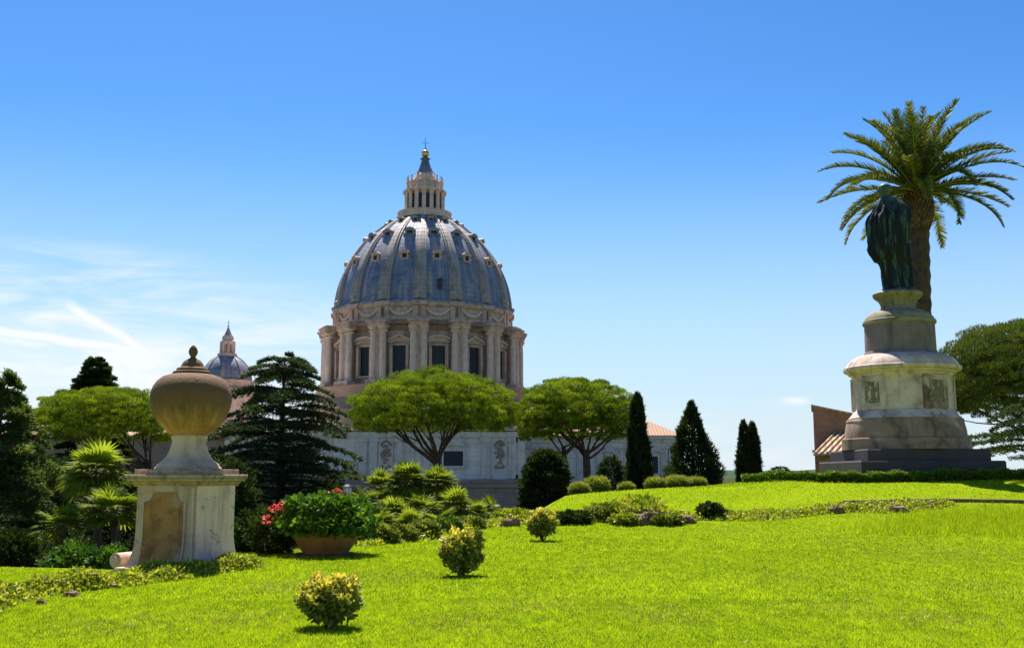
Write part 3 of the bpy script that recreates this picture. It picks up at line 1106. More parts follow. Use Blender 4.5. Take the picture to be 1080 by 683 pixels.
def drum_window(curved):
    f = MB()
    w_ = 1.85
    y0 = -r_wall - 0.15
    for s in (-1, 1):
        f.box((s * (w_ + 0.35), y0 - 0.2, (zc0 + zc1) / 2), (0.8, 1.7, zc1 - zc0))
        f.box((s * (w_ + 0.9), y0 + 0.2, (zc0 + zc1) / 2 - 0.2), (0.5, 0.7, zc1 - zc0 - 0.4))
    f.box((0, y0, zc1 + 0.3), (w_ * 2 + 1.9, 1.2, 0.7))
    f.box((0, y0 - 0.1, zc0 - 0.25), (w_ * 2 + 2.2, 1.4, 0.5))
    f.box((0, y0 - 0.2, zc1 + 0.95), (w_ * 2 + 2.6, 1.7, 0.35))
    o_ = f.build('drum_window', M['travertine'], bas)
    h = MB()
    W2 = w_ + 1.35
    pts = []
    if curved:
        for i in range(11):
            s = -1 + 2 * i / 10
            pts.append((s * W2, 0.3 + 1.35 * math.sqrt(max(0, 1 - s * s * 0.96)) * 0.9))
    else:
        pts = [(-W2, 0.3), (0, 1.75), (W2, 0.3)]
    for (xa, za), (xb, zb) in zip(pts[:-1], pts[1:]):
        q = [(xa, zc1 + 1.1 + za - 0.3), (xb, zc1 + 1.1 + zb - 0.3), (xb, zc1 + 1.1 + zb + 0.1), (xa, zc1 + 1.1 + za + 0.1)]
        h.prism(q, lambda p_: (p_[0], y0 - 1.2, p_[1]), lambda p_: (p_[0], y0 + 0.6, p_[1]))
    q = [(-W2 + 0.3, zc1 + 1.12)] + [(xx * 0.88, zc1 + 1.05 + zq * 0.85) for xx, zq in pts] + [(W2 - 0.3, zc1 + 1.12)]
    h.prism(q, lambda p_: (p_[0], y0 - 0.35, p_[1]), lambda p_: (p_[0], y0 + 0.6, p_[1]))
    h.build('pediment', M['travertine_pale'], o_)
    p = MB()
    p.box((0, -r_wall - 0.05, (zc0 + zc1) / 2), (w_ * 2 - 0.1, 0.25, zc1 - zc0))
    p.build('pane', M['glass_dark'], o_)
    q_ = MB()
    for i in range(5):
        q_.box((-w_ * 0.8 + i * w_ * 0.4, -r_wall - 0.25, (zc0 + zc1) / 2), (0.10, 0.12, zc1 - zc0))
    for i in range(7):
        q_.box((0, -r_wall - 0.27, zc0 + (i + 0.5) * (zc1 - zc0) / 7), (w_ * 2 - 0.2, 0.12, 0.09))
    q_.build('window_bars', M['grille'], o_)
    return o_


for curved in (False, True):
    o_ = drum_window(curved)
    a_ = A0 - PI / NB + (2 * PI / NB if curved else 0)
    ring_copies(o_, NB // 2, a_)

# the dome shell and its ribs
prof_px = [(231, 463), (229, 440), (223, 408), (213, 378), (199, 349), (184, 325), (167, 303), (149, 284), (131, 268), (112, 253.5), (92, 241), (70, 229.5)]
DP = [(bm_(px1(r_), py1(c_)), bz(py1(c_))) for r_, c_ in prof_px]


def refine(pr, n=4):
    P = np.array(pr)
    t = np.arange(len(P))
    out = []
    for u in np.linspace(0, len(P) - 1, (len(P) - 1) * n + 1):
        i = int(min(len(P) - 2, math.floor(u)))
        f = u - i
        p0, p1, p2, p3 = P[max(i - 1, 0)], P[i], P[i + 1], P[min(i + 2, len(P) - 1)]
        out.append(tuple(0.5 * (2 * p1 + (p2 - p0) * f + (2 * p0 - 5 * p1 + 4 * p2 - p3) * f * f + (3 * p1 - p0 - 3 * p2 + p3) * f ** 3)))
    return out


DPR = refine(DP, 4)
b = MB()
b.lathe([(DPR[0][0] + 0.9, z_att1 - 0.1), (DPR[0][0] + 0.9, DPR[0][1] - 0.3), (DPR[0][0] + 0.15, DPR[0][1])] + DPR[1:], 128)
b.build('dome_shell', M['lead'], bas, True, angle=R(40))


def prof_at(f):
    """point and outward normal on the dome profile at fraction f"""
    u = f * (len(DPR) - 1)
    i = int(min(len(DPR) - 2, math.floor(u)))
    k = u - i
    (r0, z0), (r1, z1) = DPR[i], DPR[i + 1]
    d = Vector((r1 - r0, z1 - z0)).normalized()
    return r0 + (r1 - r0) * k, z0 + (z1 - z0) * k, d.y, -d.x     # r, z, nr, nz


b = MB()
rings = []
for i in range(40):
    f = i / 39
    r_, z_, nr, nz = prof_at(f)
    w_ = 1.95 * (1 - f) + 0.72 * f
    ring = []
    for s, h in ((-1, -0.4), (-1, 0.35), (-0.62, 0.38), (-0.55, 0.75), (-0.2, 0.8), (0.2, 0.8), (0.55, 0.75), (0.62, 0.38), (1, 0.35), (1, -0.4)):
        h *= (1 - 0.45 * f)
        ring.append((s * w_, -(r_ + nr * h), z_ + nz * h))
    rings.append(ring)
b.hull(rings)
b.ball((0, -(DPR[0][0] + 0.6), DPR[0][1] + 0.9), 0.9, 10, 6)
g = b.build('rib', M['lead_rib'], bas, True, angle=R(25))
ring_copies(g, NB, A0)


def dormer(f, w_, h_, hood):
    r_, z_, nr, nz = prof_at(f)
    d = MB()
    y1 = -r_ - (0.55 if hood else 0.35)
    yb = -r_ + 2.2
    for s in (-1, 1):
        d.box((s * w_ * 0.5, (y1 + yb) / 2, z_), (w_ * 0.22, yb - y1, h_))
    d.box((0, (y1 + yb) / 2, z_ - h_ * 0.5), (w_ * 1.35, yb - y1 + 0.2, h_ * 0.18))
    pts = [(math.cos(PI * i / 10) * w_ * 0.72, z_ + h_ * 0.42 + math.sin(PI * i / 10) * h_ * 0.42) for i in range(11)]
    d.prism(pts + [(-w_ * 0.72, z_ + h_ * 0.28), (w_ * 0.72, z_ + h_ * 0.28)], lambda p_: (p_[0], y1 - 0.35, p_[1]), lambda p_: (p_[0], yb, p_[1]))
    for s in (-1, 1):
        d.ball((s * w_ * 0.72, y1, z_ - h_ * 0.2), w_ * 0.16, 8, 5)
    o_ = d.build('dormer', M['travertine'] if hood else M['lead_rib'], bas, True, angle=R(35))
    p = MB()
    p.box((0, y1 + 0.45, z_ - 0.02), (w_ * 0.78, 0.2, h_ * 0.9))
    p.build('pane', M['glass_dark'], o_)
    ring_copies(o_, NB, A0 + PI / NB)


def frac_at(c):
    z_ = bz(py1(c))
    for k in range(200):
        if prof_at(k / 199)[1] >= z_: return k / 199
    return 1


dormer(frac_at(356), 1.65, 1.95, True)
dormer(frac_at(291), 2.1, 1.8, False)
dormer(frac_at(246), 1.3, 1.1, False)

# one small hatch low on the dome
b = MB()
r_, z_, nr, nz = prof_at(frac_at(430))
b.box((0, -r_ - 0.05, z_), (1.1, 1.2, 2.4))
b.prism([(-0.8, z_ + 1.2), (0.8, z_ + 1.2), (0, z_ + 1.9)], lambda p_: (p_[0], -r_ - 0.9, p_[1]), lambda p_: (p_[0], -r_ + 0.9, p_[1]))
h_ = b.build('hatch', M['grille'], bas)
h_.rotation_euler = (0, 0, A0 + PI / NB + R(1))

# lantern
def lz(c): return bz(py1(c))
def lr(c): return bm_(px1(c), 210) * 1.02


lan = MB()
lan.lathe([(lr(58), lz(230)), (lr(72), lz(226)), (lr(73), lz(221)), (lr(70), lz(219)), (lr(69), lz(212)), (lr(71), lz(211)), (lr(71), lz(209)), (lr(60), lz(208.5)), (lr(44), lz(208)), (lr(42), lz(160))], 48)
lo_ = lan.build('lantern', M['travertine_pale'], bas, True, angle=R(30))
c = MB()
for q in range(16):
    a = A0 + 2 * PI * (q + 0.5) / 16
    c.box((lr(43) * math.sin(a), -lr(43) * math.cos(a), (lz(205) + lz(165)) / 2), (0.85, 0.5, lz(166) - lz(206)), a)
c.build('lantern_window', M['glass_dark'], lo_)
c = MB()
for q in range(16):
    a = A0 + 2 * PI * (q + 0.5) / 16
    for s in (-0.62, 0.62):
        c.box((lr(43.5) * math.sin(a) + s * math.cos(a), -lr(43.5) * math.cos(a) + s * math.sin(a), (lz(205) + lz(165)) / 2), (0.38, 0.6, lz(166) - lz(206)), a)
c.build('brick_infill', M['lantern_brick'], lo_)
for q in range(16):
    a = A0 + 2 * PI * q / 16
    c = MB()
    for s in (-0.34, 0.34):
        x, y = lr(50) * math.sin(a) + s * math.cos(a), -lr(50) * math.cos(a) + s * math.sin(a)
        c.lathe([(0.36, lz(208)), (0.36, lz(205)), (0.28, lz(204)), (0.25, lz(166)), (0.4, lz(161)), (0.4, lz(159))], 8, (x, y))
    c.box((lr(47) * math.sin(a), -lr(47) * math.cos(a), (lz(207) + lz(160)) / 2), (0.5, 1.0, lz(160) - lz(207)), a)
    c.box((lr(50) * math.sin(a), -lr(50) * math.cos(a), lz(156.5)), (1.6, 1.5, 0.6), a)
    c.build('column_pair', M['travertine_pale'], lo_)
c = MB()
c.lathe([(lr(46), lz(160)), (lr(52), lz(155)), (lr(53), lz(151)), (lr(49), lz(150)), (lr(40), lz(149.5)), (lr(38), lz(134)), (lr(42), lz(132)), (lr(42), lz(129.5)), (lr(33), lz(128.5)), (lr(30), lz(118)), (lr(25), lz(110)), (lr(22), lz(107))], 48)
c.build('lantern_attic', M['travertine_pale'], lo_, True, angle=R(30))
c = MB()
for q in range(16):
    a = A0 + 2 * PI * q / 16
    x, y = lr(46) * math.sin(a), -lr(46) * math.cos(a)
    c.lathe([(0.3, lz(150)), (0.34, lz(146)), (0.2, lz(140)), (0.32, lz(133)), (0.3, lz(128)), (0.12, lz(126)), (0.3, lz(121)), (0.14, lz(117)), (0.05, lz(114))], 7, (x, y))
c.build('candelabra', M['travertine_pale'], lo_, True, angle=R(40))
c = MB()
c.lathe([(lr(25), lz(109)), (lr(19), lz(101)), (lr(13.5), lz(90)), (lr(10), lz(78)), (lr(8), lz(70)), (lr(12), lz(69)), (lr(11), lz(66)), (lr(5), lz(64.5))], 32, wob=lambda a, z: 1 + 0.13 * math.cos(8 * a))
c.build('spire', M['lead'], lo_, True, angle=R(35))
c = MB()
c.ball((0, 0, lz(54.5)), lr(10.5), 20, 12)
c.build('orb', M['gold'], lo_, True)
c = MB()
c.tube([(0, 0, lz(46)), (0, 0, lz(12))], [0.12, 0.05], 6)
c.tube([(-1.2, 0, lz(27)), (1.2, 0, lz(27))], 0.06, 6)
c.lathe([(0.3, lz(46)), (0.5, lz(43)), (0.2, lz(40))], 10)
c.build('cross', M['dark_metal'], lo_)

# small dome over the left chapel
DS = 322.0
SX = at(239.5, 380, DS)[0] - BX
SY = DS - DB


def s_z(py): return zz(py, DS) - ZB
def s_r(px): return px * DS / F


sm = MB()
sm.lathe([(s_r(32), 10), (s_r(32), s_z(411)), (s_r(29), s_z(409)), (s_r(28), s_z(404)), (s_r(29.5), s_z(403.5)), (s_r(29.5), s_z(402)), (s_r(26), s_z(401.5))], 32, (SX, SY))
sd = sm.build('small_dome', M['travertine'], bas, True, angle=R(30))
spf = [(26, 402), (25.2, 395), (22.8, 389), (19.2, 383.5), (14.5, 379), (9.5, 376)]
SP = refine([(s_r(a), s_z(b_)) for a, b_ in spf], 3)
c = MB()
c.lathe(SP, 64)
x_ = c.build('small_dome_shell', M['lead'], sd, True)
x_.location = (SX, SY, 0)
for k in range(8):
    c = MB()
    a = A0 + 2 * PI * k / 8 + R(4)
    rings = []
    for i, (r_, z_) in enumerate(SP):
        w_ = 0.55 - 0.3 * i / len(SP)
        rings.append([(s * w_ * math.cos(a) + (r_ + h) * math.sin(a) + SX, s * w_ * math.sin(a) - (r_ + h) * math.cos(a) + SY, z_ + h * 0.5) for s, h in ((-1, -0.2), (-1, 0.22), (1, 0.22), (1, -0.2))])
    c.hull(rings)
    c.build('small_rib', M['lead_rib'], sd)
c = MB()
c.lathe([(s_r(9.5), s_z(376.5)), (s_r(10.5), s_z(375)), (s_r(10), s_z(373)), (s_r(7), s_z(372.5))], 24, (SX, SY))
for k in range(8):
    a = 2 * PI * k / 8 + R(22.5)
    x, y = SX + s_r(6) * math.sin(a), SY - s_r(6) * math.cos(a)
    c.box((x, y, (s_z(373) + s_z(362)) / 2), (0.72, 0.9, s_z(362) - s_z(373)), a)
    c.lathe([(0.3, s_z(372.5)), (0.26, s_z(363)), (0.4, s_z(362))], 8, (SX + s_r(7.2) * math.sin(a), SY - s_r(7.2) * math.cos(a)))
c.lathe([(s_r(6.8), s_z(363.5)), (s_r(7.8), s_z(361.5)), (s_r(7.8), s_z(360)), (s_r(6), s_z(359)), (s_r(6), s_z(356)), (s_r(5), s_z(354))], 24, (SX, SY))
c.build('small_lantern', M['travertine_pale'], sd, True, angle=R(30))
c = MB()
c.lathe([(s_r(5.2), s_z(355)), (s_r(3.2), s_z(352)), (s_r(1.7), s_z(348)), (s_r(0.9), s_z(345.5))], 16, (SX, SY), wob=lambda a, z: 1 + 0.1 * math.cos(8 * a))
c.ball((SX, SY, s_z(344)), s_r(1.1), 10, 7)
c.tube([(SX, SY, s_z(343.5)), (SX, SY, s_z(338))], 0.09, 5)
c.tube([(SX - 0.5, SY, s_z(340.3)), (SX + 0.5, SY, s_z(340.3))], 0.08, 5)
c.build('small_spire', M['lead_rib'], sd, True, angle=R(35))

# the body: rear wall that faces the gardens, and the wing to its right
DF = 262.0


def fx(px, D=DF): return at(px, 480, D)[0] - BX


def fy(D): return D - DB


def fz(py, D=DF): return zz(py, D) - ZB


def wall_block(x0, x1, D, depth, z0, z1, name, mat):
    c = MB()
    c.box(((x0 + x1) / 2, fy(D) + depth / 2, (z0 + z1) / 2), (x1 - x0, depth, z1 - z0))
    return c.build(name, mat, bas)


wall_block(fx(180), fx(552), DF, 60, 0, fz(455), 'wall', M['facade'])
c = MB()
for (za, zb, pr) in ((452, 450.5, 1.9), (454, 452, 1.2), (457.5, 455, 0.5), (461, 459.5, 0.7)):
    c.box(((fx(180) + fx(552)) / 2, fy(DF) - pr / 2 + 1.0, (fz(za) + fz(zb)) / 2), (fx(552) - fx(180) + pr * 2, 2 + pr, fz(zb) - fz(za)))
c.box(((fx(180) + fx(552)) / 2, fy(DF) - 0.1, fz(459)), (fx(552) - fx(180) + 0.3, 0.9, fz(458) - fz(461)))
c.build('cornice', M['facade_trim'], bas)
for px in (300, 340, 383, 394, 421, 433, 449.5, 512, 541, 549.5):
    c = MB()
    x, w_ = fx(px), 1.9
    c.box((x, fy(DF) - 0.2, (fz(504.4) + fz(461.5)) / 2), (w_, 0.8, fz(461.5) - fz(504.4)))
    c.box((x, fy(DF) - 0.3, fz(502.5)), (w_ + 0.7, 1.1, 1.0))
    c.box((x, fy(DF) - 0.3, fz(463.5)), (w_ + 0.6, 1.1, 1.1))
    c.build('pilaster', M['facade_trim'], bas)
# carved panels
rng = random.Random(4)
for px in (407, 527):
    c = MB()
    x = fx(px)
    z0, z1 = fz(497), fz(465)
    c.box((x, fy(DF) - 0.05, (z0 + z1) / 2), (3.6, 0.5, z1 - z0))
    p_ = c.build('carved_panel', M['facade_trim'], bas)
    c = MB()
    zc_ = z0 + (z1 - z0) * 0.66
    for k in range(26):
        a = rng.uniform(0, 2 * PI)
        q = rng.uniform(0, 1) ** 0.6
        c.ball((x + 1.25 * q * math.cos(a), fy(DF) - 0.42, zc_ + 1.9 * q * math.sin(a)), rng.uniform(0.25, 0.5), 7, 5)
    for k in range(8):
        c.ball((x + rng.uniform(-0.5, 0.5), fy(DF) - 0.36, z0 + (z1 - z0) * 0.33 + rng.uniform(-0.5, 0.5)), 0.28, 6, 4)
    for s in (-1, 1):
        c.ball((x + s * 0.9, fy(DF) - 0.4, z0 + 1.2), 0.4, 8, 5, (1, 1, 1.4))
    c.box((x, fy(DF) - 0.45, z0 + 1.0), (2.0, 0.4, 0.5))
    c.tube([(x - 1.3, fy(DF) - 0.4, zc_ + 1.5), (x - 0.7, fy(DF) - 0.4, zc_ + 2.3), (x, fy(DF) - 0.4, zc_ + 2.6), (x + 0.7, fy(DF) - 0.4, zc_ + 2.3), (x + 1.3, fy(DF) - 0.4, zc_ + 1.5)], 0.25, 6)
    c.build('carving', M['relief'], p_, True)


def facade_window(px0, px1, pyt, pyb, D, hood=True):
    c = MB()
    x0, x1, z0, z1 = fx(px0, D), fx(px1, D), fz(pyb, D), fz(pyt, D)
    y_ = fy(D) - 0.15
    t_ = 0.6
    for s, x in ((-1, x0 - t_ / 2), (1, x1 + t_ / 2)):
        c.box((x, y_, (z0 + z1) / 2), (t_, 0.9, z1 - z0))
    c.box(((x0 + x1) / 2, y_, z1 + t_ / 2), (x1 - x0 + 2 * t_, 0.9, t_))
    c.box(((x0 + x1) / 2, y_ - 0.1, z0 - t_ / 2), (x1 - x0 + 2.6 * t_, 1.1, t_))
    if hood:
        xm, hw = (x0 + x1) / 2, (x1 - x0) / 2 + 1.0
        c.box((xm, y_ - 0.3, z1 + 1.5), (hw * 2, 1.5, 0.35))
        c.prism([(-hw, z1 + 1.7), (hw, z1 + 1.7), (0, z1 + 2.9)], lambda p_: (xm + p_[0], y_ - 0.8, p_[1]), lambda p_: (xm + p_[0], y_ + 0.3, p_[1]))
    o_ = c.build('facade_window', M['facade_trim'], bas)
    c = MB()
    c.box(((x0 + x1) / 2, fy(D) + 0.02, (z0 + z1) / 2), (x1 - x0, 0.2, z1 - z0))
    c.build('pane', M['glass_dark'], o_)
    c = MB()
    for i in range(4):
        c.box((x0 + (i + 0.5) * (x1 - x0) / 4, fy(D) - 0.16, (z0 + z1) / 2), (0.1, 0.1, z1 - z0))
    c.build('window_bars', M['grille'], o_)


facade_window(468, 488.5, 475.5, 491, DF)
facade_window(318, 330, 474, 491, DF)
# battered base of the rear wall
c = MB()
x0, x1 = fx(180), fx(552)
zt = fz(505)
c.prism([(fy(DF) - 6.5, 0), (fy(DF) - 5.2, zt - 2.2), (fy(DF) - 5.6, zt - 2.0), (fy(DF) - 5.6, zt - 1.2), (fy(DF) - 4.0, zt - 0.9), (fy(DF) - 3.9, zt - 0.1), (fy(DF) + 1, zt)],
        lambda p_: (x0 - 2, p_[0], p_[1]), lambda p_: (x1 + 2.5, p_[0], p_[1]))
c.build('base', M['base_stone'], bas)
# low roofs between the rear wall and the dome's podium
c = MB()
c.prism([(fy(DF) + 1.5, fz(452)), (fy(DF) + 14, fz(452) + 4.2), (fy(DF) + 14, fz(452) - 1)], lambda p_: (fx(385), p_[0], p_[1]), lambda p_: (fx(545), p_[0], p_[1]))
c.build('roof', M['roof_tile'], bas)
c = MB()
c.prism([(fx(395), fz(449)), (fx(414), fz(449)), (fx(405), fz(439))], lambda p_: (p_[0], fy(DF) + 1.0, p_[1]), lambda p_: (p_[0], fy(DF) + 9, p_[1]))
c.build('gable', M['travertine_rust'], bas)
wall_block(fx(345), fx(395), DF + 8, 20, fz(460), fz(428), 'wall', M['travertine_rust'])

# right wing with a hipped tile roof
DW = 286.0
xw0, xw1 = fx(553, DW), fx(714, DW)
zw = fz(463, DW)
wall_block(xw0, xw1, DW, 34, 0, zw, 'wall', M['facade'])
c = MB()
for (dz, hh, pr) in ((0.5, 1.0, 1.3), (-0.5, 0.9, 0.7), (-2.3, 0.5, 0.4)):
    c.box(((xw0 + xw1) / 2, fy(DW) + 17, zw + dz), (xw1 - xw0 + pr * 2, 34 + pr * 2, hh))
c.build('cornice', M['facade_trim'], bas)
c = MB()
e = 1.8
z0, z1 = zw + 1.02, zw + 9.6
X0, X1, Y0, Y1 = xw0 - e, xw1 + e, fy(DW) - e, fy(DW) + 34 + e
ym = (Y0 + Y1) / 2
vs = [(X0, Y0, z0), (X1, Y0, z0), (X1, Y1, z0), (X0, Y1, z0), (X0 + 17, ym, z1), (X1 - 17, ym, z1)]
c.add(vs, [(0, 1, 5, 4), (1, 2, 5), (2, 3, 4, 5), (3, 0, 4), (3, 2, 1, 0)])
c.build('roof', M['roof_tile'], bas)
for px in (557, 574, 592, 612, 632, 650, 668, 676, 700, 709):
    c = MB()
    x = fx(px, DW)
    c.box((x, fy(DW) - 0.2, (fz(509, DW) + zw - 3) / 2), (1.9, 0.8, zw - 3 - fz(509, DW)))
    c.box((x, fy(DW) - 0.3, zw - 3.2), (2.5, 1.1, 0.9))
    c.build('pilaster', M['facade_trim'], bas)
facade_window(687, 693.5, 481, 499, DW, True)
facade_window(640, 646, 481, 499, DW, True)
facade_window(562, 568, 478, 490, DW, True)
c = MB()
c.box(((xw0 + xw1) / 2, fy(DW) - 1.5, fz(511, DW) / 2), (xw1 - xw0 + 3, 5, fz(511, DW)))
c.build('base', M['base_stone'], bas)

# ------------------------------------------------------------------ pinkish palace behind the trees at the left
PD = 150.0
pxl, pxr = at(-60, 480, PD)[0], at(212, 480, PD)[0]
pal = empty('palace', ((pxl + pxr) / 2, PD, gz((pxl + pxr) / 2, PD) - 0.5), 0, 'pinkish plastered building glimpsed through the trees behind the stone urn', 'building')
zb_ = pal.location.z
hw = (pxr - pxl) / 2
top = zz(461, PD) - zb_
c = MB()
c.box((0, 6, top / 2), (hw * 2, 12, top))
c.build('wall', M['pink_plaster'], pal)
c = MB()
c.prism([(-1.0, top + 0.05), (6, top + 2.2), (13, top + 0.05)], lambda p_: (-hw - 0.8, p_[0], p_[1]), lambda p_: (hw + 0.8, p_[0], p_[1]))
c.build('roof', M['roof_tile'], pal)
for i in range(9):
    x = -hw + (i + 0.5) * 2 * hw / 9
    for z_ in (3.2, 7.2):
        c = MB()
        for s in (-1, 1):
            c.box((x + s * 0.75, -0.05, z_), (0.25, 0.3, 2.2))
        c.box((x, -0.05, z_ + 1.2), (1.9, 0.4, 0.25))
        c.box((x, -0.08, z_ - 1.2), (1.9, 0.45, 0.2))
        f_ = c.build('window', M['travertine_pale'], pal)
        c = MB()
        c.box((x, -0.01, z_), (1.25, 0.1, 2.15))
        c.build('pane', M['glass_dark'], f_)

# ------------------------------------------------------------------ brick house at the right
HD = 78.0
hx0 = at(858.5, 460, HD)[0]
hb0 = gz(hx0 + 2, HD) - 0.4
hs_ = empty('brick_house', (hx0, HD, hb0), -math.atan2(hx0, HD), 'tall brown brick building with a low tiled lean-to, beside the monument', 'building')
c = MB()
ha, hb_ = zz(428.5, HD) - hb0, zz(437.5, HD) - hb0
c.prism([(0, 0), (6.5, 0), (6.5, hb_ - 0.9), (0, ha)], lambda p_: (p_[0], 0, p_[1]), lambda p_: (p_[0], 7, p_[1]))
c.build('wall', M['brick'], hs_)
c = MB()
sl_ = (hb_ - 0.9 - ha) / 6.5
c.prism([(-0.12, ha + 0.02), (6.6, ha + 0.02 + sl_ * 6.7), (6.6, ha + 0.16 + sl_ * 6.7), (-0.12, ha + 0.16)], lambda p_: (p_[0], -0.12, p_[1]), lambda p_: (p_[0], 7.1, p_[1]))
c.build('coping', M['roof_tile_near'], hs_)
c = MB()
c.box((-0.05, 0.3, ha * 0.56), (0.25, 0.3, 0.2))
c.build('bracket', M['travertine_pale'], hs_)
zl0, zl1 = zz(478, HD - 5) - hb0, zz(456, HD) - hb0
c = MB()
c.box((3.2, -2.45, zl0 / 2 - 0.05), (6.2, 4.8, zl0 - 0.1))
c.build('lean_to_wall', M['pedestal_panel'], hs_)
c = MB()
th = 0.14
A_ = [(-0.1, -5.2, zl0), (6.6, -5.2, zl0), (6.6, -0.02, zl1), (1.6, -0.02, zl1)]
B_ = [(0.1, -0.02, zl0), ]
c.add(A_ + [(x, y, z - th) for x, y, z in A_], [(0, 1, 2, 3), (7, 6, 5, 4), (0, 4, 5, 1), (1, 5, 6, 2), (2, 6, 7, 3), (3, 7, 4, 0)])
c.add([(-0.1, -5.2, zl0 - 0.002), (1.6, -0.03, zl1 - 0.002), (-0.1, -0.03, zl0 - 0.002)], [(0, 1, 2)])
# rolls of the tiles
for i in range(17):
    x = 0.1 + i * 0.4
    k = 1.0 if x > 1.7 else 0.0
    xt = x + 1.5
    if xt > 6.5: break
    c.tube([(x - 0.05, -5.22, zl0 + 0.05), (xt, -0.05, zl1 + 0.05)], 0.09, 6)
c.build('lean_to_roof', M['roof_tile_near'], hs_)

# ================================================================== monument with the bronze statue
MX, MY = 16.5, 44.0
MZ = gz(MX, MY) - 0.15
mon = empty('monument_pedestal', (MX, MY, MZ), 0, 'tall round stone monument pedestal on square dark steps, carrying the bronze statue', 'pedestal')


def mz(py, D=42.0): return zz(py, D) - MZ


def mr(px): return px * MY / F * 0.985


c = MB()
c.square([(2.84, 0), (2.84, mz(485.3, 41.2) - 0.06), (2.80, mz(485.3, 41.2))])
c.square([(2.44, mz(485.3, 41.2) - 0.02), (2.44, mz(473, 41.6) - 0.05), (2.40, mz(473, 41.6))])
c.build('steps', M['basalt'], mon)
c = MB()
c.lathe([(mr(65), mz(473.2)), (mr(65), mz(461.5)), (mr(64), mz(461)), (mr(61.5), mz(460.8)), (mr(61), mz(452)), (mr(59), mz(443)), (mr(59.5), mz(442)), (mr(58.5), mz(439.5))], 72)
c.build('lower_drum', M['monument_base'], mon, True, angle=R(30))
c = MB()
c.lathe([(mr(57), mz(440)), (mr(57), mz(438)), (mr(55), mz(436.5)), (mr(52.5), mz(433)), (mr(50), mz(430.5)), (mr(49), mz(429.5)), (mr(48.5), mz(396)), (mr(50), mz(395)), (mr(50.5), mz(393.5)), (mr(51.5), mz(393)),
         (mr(52.5), mz(391)), (mr(55), mz(390)), (mr(55.5), mz(388.5)), (mr(59), mz(387)), (mr(60), mz(385.5)), (mr(60), mz(383)), (mr(58.3), mz(382.3)), (mr(57), mz(380)), (mr(54.5), mz(376.5)), (mr(51), mz(373.2)), (mr(45), mz(370)), (mr(38.5), mz(368.6)), (mr(30), mz(368.4))], 72)
c.build('body', M['monument_marble'], mon, True, angle=R(30))
phi = math.atan2(-MY, -MX)
rng = random.Random(8)
for k, da in enumerate((-36, 40, 112, 184, 256)):
    a = phi + R(da)
    rot = a + PI / 2                       # local -y looks outward
    c = MB()
    zA, zB = mz(430.5), mz(394)
    hw_ = 0.56
    yo, yi = -mr(49.3), -mr(45)
    c.box((0, (yo + yi) / 2, (zA + zB) / 2), (hw_ * 2, yi - yo, zB - zA))
    for s in (-1, 1):
        c.box((s * (hw_ - 0.1), yo - 0.02, (zA + zB) / 2 + 0.02), (0.2, 0.1, (zB - zA) * 0.98))
    c.box((0, yo - 0.02, zB - 0.12), (hw_ * 2 - 0.4, 0.09, 0.2))
    c.box((0, yo - 0.02, zA + 0.16), (hw_ * 2 - 0.4, 0.09, 0.26))
    p_ = c.build('pilaster', M['monument_base'] if k == 1 else M['monument_marble'], mon)
    if k == 1: p_['label'] = 'blackened stained pilaster'
    p_.rotation_euler = (0, 0, rot)
    c = MB()
    for i in range(3):
        for j in range(5):
            for q in range(3):
                c.ball(((i - 1) * 0.29 + rng.uniform(-0.09, 0.09), yo - 0.01, zA + 0.36 + j * (zB - zA - 0.7) / 4.0 + rng.uniform(-0.1, 0.1)), rng.uniform(0.05, 0.1), 7, 5, (1, 0.6, 1))
    c.tube([(0, yo - 0.04, zA + 0.35), (0.05, yo - 0.05, (zA + zB) / 2), (0, yo - 0.04, zB - 0.3)], 0.05, 6)
    c.build('carving', M['panel_relief'], p_, True)
c = MB()
c.lathe([(mr(38), mz(369.5)), (mr(37.2), mz(366)), (mr(36.4), mz(365)), (mr(36), mz(336)), (mr(37), mz(335))], 56)
c.build('upper_drum', M['monument_drum'], mon, True, angle=R(30))
c = MB()
c.lathe([(mr(37), mz(335.4)), (mr(38), mz(334)), (mr(37.6), mz(331.5)), (mr(36), mz(330.5)), (mr(35.5), mz(328.5)), (mr(32), mz(324.5)), (mr(27), mz(321)), (mr(25), mz(320.5))], 56)
c.lathe([(mr(25), mz(321)), (mr(20), mz(319.5)), (mr(17.5), mz(316)), (mr(17.5), mz(312)), (mr(20), mz(308)), (mr(23), mz(306)), (mr(25.5), mz(304)), (mr(26), mz(301.5)), (mr(24.5), mz(300.5)), (mr(23), mz(299.5)), (mr(18), mz(298.2))], 56,
        wob=lambda a, z: 1 + (0.06 * math.cos(18 * a) if mz(316) < z < mz(305.7) else 0))
c.build('capital', M['monument_cap'], mon, True, angle=R(35))

